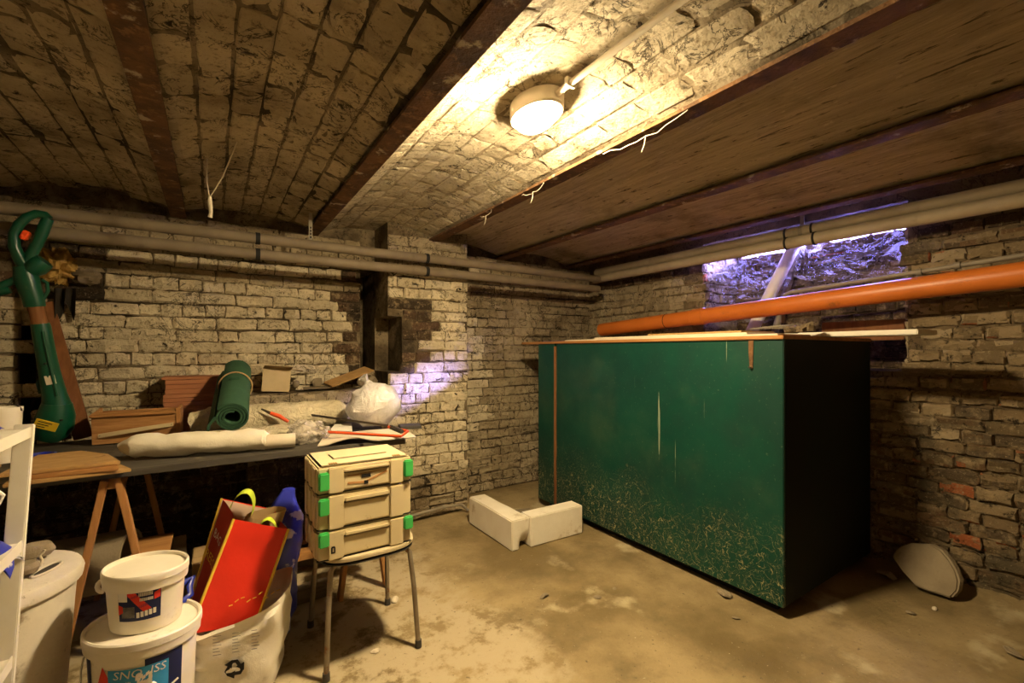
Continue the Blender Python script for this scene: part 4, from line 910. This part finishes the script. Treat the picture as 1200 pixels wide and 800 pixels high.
settle(mb, levels[0]+.001); tag(obj('plastic_packet', mb, K['bluewhite']), 'small blue and white packet on the top rack shelf', 'packet')
# on the bench behind the rack: carton and white tub
ca = thing('carton', (-.87, 2.45, BZ), 'brown open cardboard carton on the bench behind the white rack', 'box')
cq0, cq1 = Vector((-1.02, 2.36)), Vector((-.715, 2.66)); hc = .225
for (a, b) in (((cq0.x, cq0.y), (cq1.x, cq0.y+.006)), ((cq0.x, cq1.y-.006), (cq1.x, cq1.y)), ((cq0.x, cq0.y+.006), (cq0.x+.006, cq1.y-.006)), ((cq1.x-.006, cq0.y+.006), (cq1.x, cq1.y-.006))):
    obj('side', MB().box((a[0], a[1], BZ+.001), (b[0], b[1], BZ+hc)), K['card'], ca)
obj('base', MB().box((cq0.x+.006, cq0.y+.006, BZ+.001), (cq1.x-.006, cq1.y-.006, BZ+.006)), K['card'], ca)
obj('flap', MB().bar((cq0.x+.01, cq1.y+.03, BZ+hc+.012), (cq1.x+.01, cq1.y+.03, BZ+hc+.012), .075, .004), K['card'], ca)
pr_ = MB()
for k in range(5): pr_.box((cq1.x-.16, cq0.y-.0012, BZ+.05+k*.013), (cq1.x-.05-.01*(k % 2), cq0.y-.0002, BZ+.054+k*.013))
o = obj('printed_lines', pr_, K['greyprint'], ca); o['kind'] = 'stuff'
tb = thing('plastic_tub', (-.63, 2.50, BZ), 'narrow white plastic tub on the bench beside the carton', 'tub')
obj('body', MB().lathe([(.9, BZ+.046), (1, BZ+.06), (1.08, BZ+.235), (1.14, BZ+.24), (1.14, BZ+.255), (1.02, BZ+.255), (.95, BZ+.08), (.1, BZ+.07)], (-.665, 2.50, 0), .045, .045), K['whitepl'], tb)
obj('handle', MB().tube([(-.665+.052*math.cos(a), 2.50+.052*math.sin(a)*.2-.02, BZ+.24+.03*math.sin(a)) for a in [k*math.pi/8 for k in range(9)]], .0025, 6), K['steel'], tb)
# ================================================================== GREY-WHITE BIN
bc = Vector((-.615, 2.035)); ZBin = .55
bn_ = thing('storage_bin', (bc.x, bc.y, 0), 'dusty grey-white oval bin with lid behind the shelf rack', 'bin')
obj('body', MB().lathe([(.2, 0), (.80, .002), (.84, .02), (.95, .44), (.975, ZBin-.035), (.9, ZBin-.035)], (bc.x, bc.y, 0), .245, .225, 0, 40), K['bin'], bn_)
lid = obj('lid', MB().lathe([(.98, ZBin-.045), (1.03, ZBin-.043), (1.045, ZBin-.02), (1.02, ZBin-.004), (.98, ZBin), (.5, ZBin+.004), (.02, ZBin+.005)], (bc.x, bc.y, 0), .245, .225, 0, 40), K['bin'], bn_)
hp_ = onZ(55, 667, ZBin+.005); obj('grip_hole', MB().lathe([(.05, ZBin+.0045), (1, ZBin+.0045), (1, ZBin+.0065), (.05, ZBin+.0065)], (hp_.x, hp_.y, 0), .045, .014, 1.15, 20), K['shadowgrey'], lid)
obj('grip_rim', MB().tube([Vector((hp_.x, hp_.y, ZBin+.006)) + Matrix.Rotation(1.15, 3, 'Z') @ Vector((.052*math.cos(k*math.pi/12), .019*math.sin(k*math.pi/12), 0)) for k in range(25)], .004, 6), K['bin'], lid)
sp_ = onZ(41, 769, .25); dsp = Vector((sp_.x-bc.x, sp_.y-bc.y, 0)).normalized()
a_ = math.atan2(dsp.y/.225, dsp.x/.245)
def onbin(ang, z, off=.001):
    f = .84+.11*(z-.02)/.42; return Vector((bc.x+(f*.245+off)*math.cos(ang), bc.y+(f*.225+off)*math.sin(ang), z))
obj('price_label', MB().grid(lambda u, v: onbin(a_-.09+.18*u, .24+.045*v), 6, 2), K['greyprint'], bn_, label='small grey printed label')
# stones and cord on the bin lid
for k, (px, py, s, lab_) in enumerate(((40, 645, .055, 'rounded grey stone on the bin lid beside the cord'), (33, 662, .04, 'smaller grey stone on the bin lid beside the packet'))):
    p = onZ(px, py+6, ZBin+.02); mb = MB().lathe([(.05, -.45*s), (.8, -.35*s), (1, 0), (.8, .4*s), (.05, .55*s)], (0,0,0), s, s*.75, .5+k, 14); mb.rough(s*.25, 14, k); mb.v = [v+p for v in mb.v]; settle(mb, ZBin+.006)
    tag(obj('stone', mb, K['stone']), lab_, 'stone', 'stones on the bin lid')
p = onZ(47, 655, ZBin+.03); mb = MB().tube([p+Vector((0,0,-.02)), p+Vector((.004,.002,0)), p+Vector((-.002,.004,.014)), p+Vector((.006,.004,.022)), p+Vector((.010,.004,.030))], .004, 8); settle(mb, ZBin+.006)
tag(obj('cord_end', mb, K['paper']), 'frayed white cord end on the bin lid', 'cord')
# ================================================================== OVAL BUCKETS
uc = Vector((-.185, 1.86)); ROT = -.58
def ell(c, a, b, ang, z, off=0):
    return Vector((c.x, c.y, 0)) + Matrix.Rotation(ROT, 3, 'Z') @ Vector(((a+off)*math.cos(ang), (b+off)*math.sin(ang), z))
def bucket(c, z0, h, a, b, label, grp='stacked oval buckets'):
    t = thing('oval_bucket', (c.x, c.y, z0), label, 'bucket', grp)
    body = obj('body', MB().lathe([(.1, z0), (.86, z0+.001), (.88, z0+.01), (.975, z0+h-.03), (.975, z0+h-.012)], (c.x, c.y, 0), a, b, ROT, 48), K['whitepl'], t)
    lid = obj('lid', MB().lathe([(.985, z0+h-.052), (1.04, z0+h-.05), (1.055, z0+h-.026), (1.07, z0+h-.024), (1.07, z0+h-.004), (1.04, z0+h), (1.0, z0+h-.002), (.985, z0+h-.012), (.05, z0+h-.010)], (c.x, c.y, 0), a, b, ROT, 48), K['whitepl'], t)
    return t, body, lid
LB, HB = .0, .385
low, lbody, llid = bucket(uc, 0, HB, .152, .124, 'lower larger oval white bucket with blue paint label')
upp, ubody, ulid = bucket(uc + Vector((.004, .012)), HB-.009, .185, .112, .092, 'upper smaller oval white bucket with navy and red label')
u2 = uc + Vector((.004, .012))
def lowsurf(ang, z, off): f = .88+.095*(z-.01)/(HB-.04); return ell(uc, .152*f, .124*f, ang, z, off)
def upsurf(ang, z, off): f = .88+.095*(z-HB+.009-.01)/(.185-.04); return ell(u2, .112*f, .092*f, ang, z, off)
def patch(surf, a0, a1, z0, z1, off, m, par, name, label=None): return obj(name, MB().grid(lambda u, v: surf(a0+(a1-a0)*u, z0+(z1-z0)*v, off), 20, 3), m, par, label=label)
def wrap_text(txt, surf, a0, z0, size, apm, off, m, par, name='lettering', shear=0, rise=0):
    return obj(name, text_mb(txt, lambda x, y: surf(a0 + x*apm, z0 + y + rise*x, off), size, shear=shear), m, par, smooth=False)
# angles: -pi/2 faces the viewer
za = HB+.035; zb_ = HB+.130
lb = patch(upsurf, -1.72, -.62, za, zb_, .0010, K['navy'], ubody, 'label', 'navy printed label with a red band')
def upflat(u, v, off): return upsurf(-1.72+1.10*u, za+(zb_-za)*v, off)
def quad(fn, pts, off, m, par, name):
    mb = MB(); n = 8
    (u0,v0),(u1,v1),(u2_,v2),(u3,v3) = pts
    mb.grid(lambda s, t_: fn((u0*(1-s)+u1*s)*(1-t_)+(u3*(1-s)+u2_*s)*t_, (v0*(1-s)+v1*s)*(1-t_)+(v3*(1-s)+v2*s)*t_, off), n, 2); return obj(name, mb, m, par)
quad(upflat, [(.20, .92), (.38, 1.0), (.78, .36), (.60, .28)], .0016, K['redprint'], ubody, 'red_band')
quad(upflat, [(.0, .22), (.12, .30), (.12, .50), (.0, .56)], .0016, K['redprint'], ubody, 'red_block')
quad(upflat, [(.84, .62), (.98, .66), (.98, .92), (.84, .84)], .0016, K['redprint'], ubody, 'red_block')
quad(upflat, [(.01, .66), (.24, .66), (.24, .94), (.01, .94)], .0017, K['whiteprint'], ubody, 'white_block')
quad(upflat, [(.08, .12), (.40, .12), (.40, .48), (.08, .48)], .0014, K['greyprint'], ubody, 'small_print')
for k in range(5): quad(upflat, [(.44+.095*k, .10+.015*k), (.51+.095*k, .10+.015*k), (.51+.095*k, .28+.015*k), (.44+.095*k, .28+.015*k)], .0018, K['whiteprint'], ubody, 'pictogram')
mb = MB(); rr = random.Random(5)
for row, (v0, v1, us, ue) in enumerate(((.80, .92, .50, .80), (.64, .74, .52, .82))):
    u = us
    while u < ue: wd_ = .012+.012*rr.random(); mb.grid(lambda s, t_: upflat(u+wd_*s, v0+(v1-v0)*t_, .0019), 1, 1); u += wd_+.008
o = obj('illegible_lettering', mb, K['whiteprint'], ubody); o['kind'] = 'stuff'
# carrying ear of the upper bucket
e0 = upsurf(-2.65, HB+.125, .004); eo = (e0 - Vector((u2.x, u2.y, e0.z))).normalized()
obj('handle_ear', MB().tube([e0 + eo*(.016*math.sin(k*math.pi/6)) + Vector((0,0,.018*math.cos(k*math.pi/6))) for k in range(7)], .007, 8), K['whitepl'], ubody)
# lower bucket print
patch(lowsurf, -2.65, -2.12, .03, .325, .0012, K['navy'], lbody, 'label', 'navy edge of the wrap-around label')
patch(lowsurf, -.98, -.25, .03, .325, .0012, K['navy'], lbody, 'label', 'navy edge of the wrap-around label')
patch(lowsurf, -1.64, -.55, .215, .305, .0020, K['cyan'], lbody, 'label_panel', 'light blue title panel')
def lowflat(u, v, off): return lowsurf(-2.0+1.2*u, .03+.30*v, off)
quad(lowflat, [(.06, .72), (.20, .62), (.34, .80), (.20, .95)], .0016, K['redprint'], lbody, 'red_picture')
quad(lowflat, [(.04, .66), (.06, .66), (.36, .35), (.33, .35)], .0015, K['greyprint'], lbody, 'line_print')
patch(lowsurf, -1.18, -.85, .04, .150, .0022, K['blue'], lbody, 'label_block', 'blue block low on the label')
apm = 1/.135
wrap_text('SNO', lowsurf, -1.54, .278, .034, apm, .0034, K['whiteprint'], lbody, shear=.15)
wrap_text('ISS', lowsurf, -.90, .278, .034, apm, .0034, K['whiteprint'], lbody, shear=.15)
wrap_text('MUR', lowsurf, -1.50, .255, .019, apm, .0034, K['whiteprint'], lbody, shear=.15)
wrap_text('MUREN EN', lowsurf, -1.54, .228, .020, apm, .0034, K['whiteprint'], lbody, shear=.15)
mb = MB(); 
for k in range(26):
    u = .74+.20*rr.random(); v = .72+.13*rr.random()
    mb.grid(lambda s, t_: lowflat(u+.05*(s-.5), v+.035*(t_-.5)+.02*(s-.5), .0042), 1, 1)
o = obj('paint_smear', mb, K['whitepl'], lbody); o['kind'] = 'stuff'
# wire bail with a white grip
bp = [lowsurf(-2.95, .315, .012)] + [lowsurf(-2.95+.175*k, .315-.135*math.sin(min(1, k/9)*math.pi/2), .016) for k in range(1, 11)] + [lowsurf(-1.2+.16*k, .18+.055*k/5, .016) for k in range(0, 6)]
bail = obj('wire_handle', MB().tube(bp, .003, 8), K['whiteprint'], low)
gp = [lowsurf(-1.35+.09*k, .178+.012*k, .017) for k in range(7)]; obj('grip', MB().tube(gp, .0105, 10), K['whitepl'], bail)
# blue strap on the lower lid
p = onZ(214, 706, HB+.02); mb = MB()
pts = [onY(200, 706, 1.93), onY(206, 696, 1.95), onY(216, 688, 1.97), onY(226, 682, 1.99), onY(222, 694, 1.96), onY(224, 702, 1.95), onY(216, 709, 1.93), onY(205, 709, 1.92), onY(200, 702, 1.93)]
mb.tube(pts, [.010]*9, 8, squash=.35, up=(0,1,0)); settle(mb, HB-.008); tag(obj('strap_loop', mb, K['blue']), 'blue plastic strap loop lying on the lower bucket lid', 'strap')
# ================================================================== WHITE SACK WITH THE RED BAG
def rrect(c, hx, hy, e, n, rot=0):
    out = []
    for k in range(n):
        a = 2*math.pi*k/n; cc, ss = math.cos(a), math.sin(a)
        v = Vector((hx*abs(cc)**(2/e)*math.copysign(1, cc), hy*abs(ss)**(2/e)*math.copysign(1, ss), 0)); out.append(Vector(c)+Matrix.Rotation(rot, 3, 'Z') @ v)
    return out
sk = thing('white_sack', (.097, 2.0, 0), 'crumpled white woven sack with a recycling symbol', 'sack')
rings = []
scen = Vector((.097, 2.0, 0))
for k, (z, sx, sy, dx) in enumerate(((0, .115, .10, -.01), (.008, .132, .118, -.01), (.03, .138, .123, -.01), (.06, .142, .125, -.008), (.09, .143, .125, -.004), (.12, .144, .125, 0), (.15, .145, .126, .003), (.18, .147, .128, .006), (.205, .148, .129, .008), (.23, .150, .13, .010), (.26, .151, .131, .012), (.28, .150, .132, .012), (.292, .149, .131, .013), (.284, .144, .126, .013), (.21, .137, .116, .01))):
    rings.append(rrect(scen+Vector((dx, 0, z)), sx, sy, 4.0, 44, -.30))
mb = MB().loft(rings, True, False)
for i, v in enumerate(mb.v):
    f = min(1, v.z/.08); side = (v.x-scen.x)*.55
    amp = (noise.noise(Vector((v.x*6+v.z*3, v.y*6, v.z*34)))*.024 + noise.noise(Vector((v.x*14, v.y*14, v.z*60)))*.010)*f
    mb.v[i] = v + Vector((amp, amp*.8, 0)) + (Vector((0, 0, max(0, v.z-.12)/.165*(side*.55 + .012*noise.noise(v*11)))))
sbod = obj('sack_body', mb, K['sack'], sk)
for v in sbod.data.vertices: v.co.z = max(v.co.z, 0)
RZ = Matrix.Rotation(-.30, 3, 'Z')
def sfront(x, z, off=.006): return scen + RZ @ Vector((x, -.128-off, z))
# recycling symbol: three chasing folded arrows
def recyc(c, R, m, par):
    for k in range(3):
        mb = MB(); rot = Matrix.Rotation(k*2*math.pi/3, 2)
        shapes = [[(-.30, .98), (.30, .98), (.62, .42), (.36, .27), (.10, .70), (-.10, .70), (-.22, .50), (-.48, .65)], [(.16, .30), (.88, .62), (.86, -.18)]]
        for sh in shapes:
            pp = [rot @ Vector((x*.92, y*.92-.12)) for x, y in sh]
            mb.prism([sfront(c[0]+p_.x*R, c[1]+p_.y*R, .0075) for p_ in pp], RZ @ Vector((0, .002, 0)))
        obj('recycling_arrow', mb, m, par)
recyc((.005, .125), .038, K['black'], sbod)
mb = MB(); 
for k in range(7):
    for j in range(3): mb.box((0,0,0), (.026-.004*((k+j) % 3), .001, .0018), Matrix.Translation(sfront(-.06+.06*j, .185+.011*k, .012)) @ Matrix.Rotation(-.30, 4, 'Z'))
o = obj('faint_print', mb, K['greyprint'], sbod); o['kind'] = 'stuff'
obj('hem', MB().tube([sfront(-.03, .012, .012), sfront(.05, .008, .014), sfront(.13, .022, .006)], .005, 6), K['blue'], sk, label='blue hem at the bottom edge')
# red shopping bag leaning inside the sack: eight corners, soft panels
FBL, FBR = onY(231, 717, 1.915), onY(311, 701, 1.915)
FTL, FTR = onY(274, 608, 1.99), onY(338, 620, 1.96)
BTL, BTR = onY(260, 584, 2.13), onY(322, 597, 2.13)
BBL, BBR = FBL + Vector((-.012, .155, -.005)), FBR + Vector((-.012, .155, -.005))
dn = Vector((-.025, .02, -.08))
FBL2, FBR2, BBL2, BBR2 = FBL+dn, FBR+dn, BBL+dn, BBR+dn
rb = thing('shopping_bag', ((FBL.x+FBR.x)/2, 1.98, .18), 'bright red shopping bag with lime handles leaning in the white sack', 'bag')
def panel(a, b, c, d_, puff, seed, nu=14, nv=18):
    a, b, c, d_ = map(Vector, (a, b, c, d_)); nrm = (b-a).cross(d_-a).normalized()
    def fn(u, v):
        p = (a*(1-u)+b*u)*(1-v)+(d_*(1-u)+c*u)*v; w_ = 4*u*(1-u)
        return p + nrm*(puff*w_*(.35+.65*math.sin(math.pi*min(1, v+.2))) + .012*w_*noise.noise(p*9+Vector((seed,0,0))))
    mb = MB().grid(fn, nu, nv); mb.add(*(lambda q: (q.v, q.f))(MB().grid(lambda u, v: fn(u, v)-nrm*.002, nu, nv))); return mb
obj('front_panel', panel(FBL2, FBR2, FTR, FTL, .012, 1), K['red'], rb)
obj('back_panel', panel(BBR2, BBL2, BTL, BTR, .006, 2), K['red'], rb)
side = obj('side_panel', panel(BBL2, FBL2, FTL, BTL, -.012, 3), K['reddark'], rb, label='dark red side panel with lettering')
obj('side_panel', panel(FBR2, BBR2, BTR, FTR, -.02, 4), K['red'], rb)
obj('bottom_panel', panel(BBL2, BBR2, FBR2, FBL2, 0, 5), K['red'], rb)
inn = lambda p, q_: p + (q_-p)*.07
obj('lining', panel(BBR2.lerp(FBR2, .04), BBL2.lerp(FBL2, .04), BTL.lerp(FTL, .05), BTR.lerp(FTR, .05), .004, 6), K['liner'], rb)
for a, b in ((FBL2, FTL), (FBR2, FTR), (BBL2, BTL)): obj('piping', MB().tube([a.lerp(b, k/6) for k in range(7)], .0055, 8), K['yellowedge'], rb, label='yellow edge piping')
def sidept(x, y, off=.003):
    # x along the side panel from back to front, y up the panel
    p = (BBL2*(1-x)+FBL2*x)*(1-y)+(BTL*(1-x)+FTL*x)*y; n_ = (FBL2-BBL2).cross(BTL-BBL2).normalized(); return p + n_*(off-.012*4*x*(1-x)*(.35+.65*math.sin(math.pi*min(1, y+.2))))
for txt, y0, sz, m, x0_ in (('BAG', .70, .30, 'whiteprint', .18), ('REEC', .50, .30, 'yellowedge', .06)):
    obj('lettering', text_mb(txt, lambda x, y: sidept(x0_ + x, y0 + y*.36, .004), sz if txt == 'BAG' else .31), K[m], side, smooth=False)
def strap(a, b, h, w_, m, lean, name='handle'):
    a = Vector(a); b = Vector(b); pts = []
    for k in range(15):
        f = k/14; an = math.pi*f; pts.append(a.lerp(b, .5-.5*math.cos(an)) + Vector(lean)*math.sin(an) + Vector((0,0,h*math.sin(an))))
    mb = MB(); wv = Vector(w_); rings = [[p-wv, p+wv, p+wv+Vector((0,-.0015,.0015)), p-wv+Vector((0,-.0015,.0015))] for p in pts]; mb.loft(rings); return obj(name, mb, m, rb)
strap(BTL.lerp(BTR, .12)+Vector((0,-.05,-.03)), BTL.lerp(BTR, .55)+Vector((0,-.05,-.02)), .085, (.006, .010, .006), K['lime_strap'], (.02, -.02, 0))
strap(FTL.lerp(FTR, .45)+Vector((0,.004,-.04)), FTL.lerp(FTR, .80)+Vector((0,.004,-.03)), .055, (.002, .012, .004), K['lime_strap'], (.0, .02, 0))
mb = MB()
for k in range(9): a = onY(268+7*k, 709-1.5*k-3*(k % 3), 1.905); mb.bar(a+Vector((0,-.006,0)), a+Vector((.012,-.004,.006*(k % 2))), .001, .003)
o = obj('skyline_print', mb, K['yellowedge'], rb); o['kind'] = 'stuff'
# crumpled brown paper bag inside it
mb = MB(); c_ = (FTL+FTR+BTL+BTR)/4; mb.loft([rrect(c_+Vector((.02*k, 0, -.10+.05*k)), .07, .05, 4, 20, .3) for k in range(3)], True, False).rough(.008, 20, 3); tag(obj('paper_bag', mb, K['card']), 'brown paper bag stuffed in the red shopping bag', 'bag')
# blue bag behind
bq_ = onY(336, 622, 2.24); L = []
for k in range(25):
    z = .62*k/24; r_ = .075+.02*math.sin(z*5); r_ *= (1 if k < 21 else max(.35, 1-(k-20)*.16))
    L.append(rrect((bq_.x-.045+.05*z/.66, 2.245, z), r_*.8, r_*.75, 2.6, 26))
mb = MB().loft(L); 
for i_, v in enumerate(mb.v): mb.v[i_] = v + noise.noise_vector(v*13)*.022*min(1, v.z/.1)
settle(mb, .001); tag(obj('blue_bag', mb, K['bluewhite']), 'crumpled blue and white plastic bag standing behind the red shopping bag', 'bag')
# ================================================================== UNDER THE BENCH
def ring_tube(a, b, ro, ri, m, name, label, cat, n=28):
    a, b = Vector(a), Vector(b); d_ = (b-a).normalized()
    mb = MB().tube([a, b, b, a, a], [ro, ro, ri, ri, ro], n, cap=False)
    u0 = Vector((0,0,1)); u0 = (u0-d_*u0.dot(d_)).normalized(); w0_ = d_.cross(u0)
    def rg(p, r): return [p+(u0*math.cos(2*math.pi*k/n)+w0_*math.sin(2*math.pi*k/n))*r for k in range(n)]
    mb = MB().loft([rg(a, ro), rg(b, ro), rg(b, ri), rg(a, ri), rg(a, ro)], False, False)
    return tag(obj(name, mb, m), label, cat)
ring_tube((-.78, 2.72, .30), (-.30, 2.60, .33), .125, .112, K['stone'], 'wide_tube', 'wide grey tube lying under the bench behind the trestle', 'tube')
tag(obj('tarp_heap', (lambda m_: settle(m_, 0))(MB().grid(lambda u, v: Vector((-1.25+.62*u, 2.42+.6*v, .17*math.sin(math.pi*min(1, u*1.05))*math.sin(math.pi*v)+.02+.02*noise.noise(Vector((u*5, v*5, 1))))), 18, 14)), K['rag']), 'dark tarpaulin heap under the bench behind the bin', 'tarpaulin')
g = 'timber offcuts under the bench'
def beam(a, b, w_, h_, m, label, name='timber_offcut', cat='timber'): return tag(obj(name, MB().bar(a, b, w_, h_), m, bevel=.003), label, cat, g)
beam((-.02, 2.42, .035), (.50, 2.46, .035), .07, .068, K['oldwood'], 'thick grey timber lying on the floor under the bench')
beam((.16, 2.74, .115), (.98, 2.72, .115), .07, .045, K['pine_x'], 'pale timber batten resting across the offcuts under the bench')
beam((.10, 2.90, .045), (.95, 2.86, .045), .10, .088, K['oldwood'], 'rear grey timber on the floor under the bench')
beam((.14, 2.84, .16), (.80, 2.80, .17), .08, .03, K['brownwood'], 'flat brown board on top of the timbers under the bench')
beam((-.30, 2.44, .012), (-.02, 2.50, .012), .12, .022, K['pine_x'], 'short pale board on the floor behind the white buckets')
bxq = thing('carton', (.01, 2.59, 0), 'dim cardboard box under the bench behind the buckets', 'box')
obj('body', MB().box((-.08, 2.52, .001), (.10, 2.66, .30)), K['card'], bxq, bevel=.003); obj('flap', MB().box((-.08, 2.465, .294), (.10, 2.52, .300)), K['card'], bxq)
mb = MB().bar((-.17, 2.56, .05), (-.18, 2.70, .40), .14, .014); tag(obj('leaning_board', settle(mb, .001), K['oldwood']), 'grey board leaning under the bench behind the trestle', 'board')
# hanging wire with a frayed knot from the vault, and loose threads
hw_ = onY(246, 236, 2.55); top_h = onY(268, 140, 2.10)
sw_ = thing('hanging_string', tuple(hw_), 'pale string with a frayed knot hanging from the vault', 'string')
tpz = SPR+RISE*.4
obj('string', MB().tube([(hw_.x+.10, 2.30, 2.165), (hw_.x+.05, 2.45, 2.05), hw_+Vector((0,0,.02))], .0028, 6), K['paper'], sw_)
obj('string', MB().tube([(hw_.x-.01, 2.55, 2.16), hw_+Vector((-.012,0,.09)), hw_+Vector((0,0,.01))], .0028, 6), K['paper'], sw_)
obj('frayed_knot', MB().tube([hw_+Vector((0,0,.03)), hw_+Vector((0,0,.0)), hw_+Vector((.004,0,-.05)), hw_+Vector((0,0,-.075))], [.005, .011, .008, .010], 8).rough(.004, 60, 2), K['paper'], sw_)

# dusty cobweb strands trailing along the beam beside the lamp
for k, (y0, y1, lab_) in enumerate(((.95, 1.35, 'long dusty cobweb strand along the beam nearest the lamp'), (1.75, 1.95, 'short looping cobweb strand hanging under the beam'), (2.25, 2.40, 'small cobweb tuft hanging under the far end of the beam'))):
    x = BX[3]-.035; n = 9
    pts = [Vector((x-.006*math.sin(j*1.7+k), y0+(y1-y0)*j/n, ZB-.002-.02*math.sin(math.pi*j/n)-.006*(j % 2))) for j in range(n+1)]
    cw_ = tag(obj('cobweb_strand', MB().tube(pts, .0018, 5), K['paper']), lab_, 'cobweb', 'cobweb strands under the beam')
    m_ = pts[n//2]; obj('hanging_end', MB().tube([m_, m_+Vector((.004, .01, -.03)), m_+Vector((-.004, .016, -.055))], [.0018, .0022, .001], 5), K['paper'], cw_)
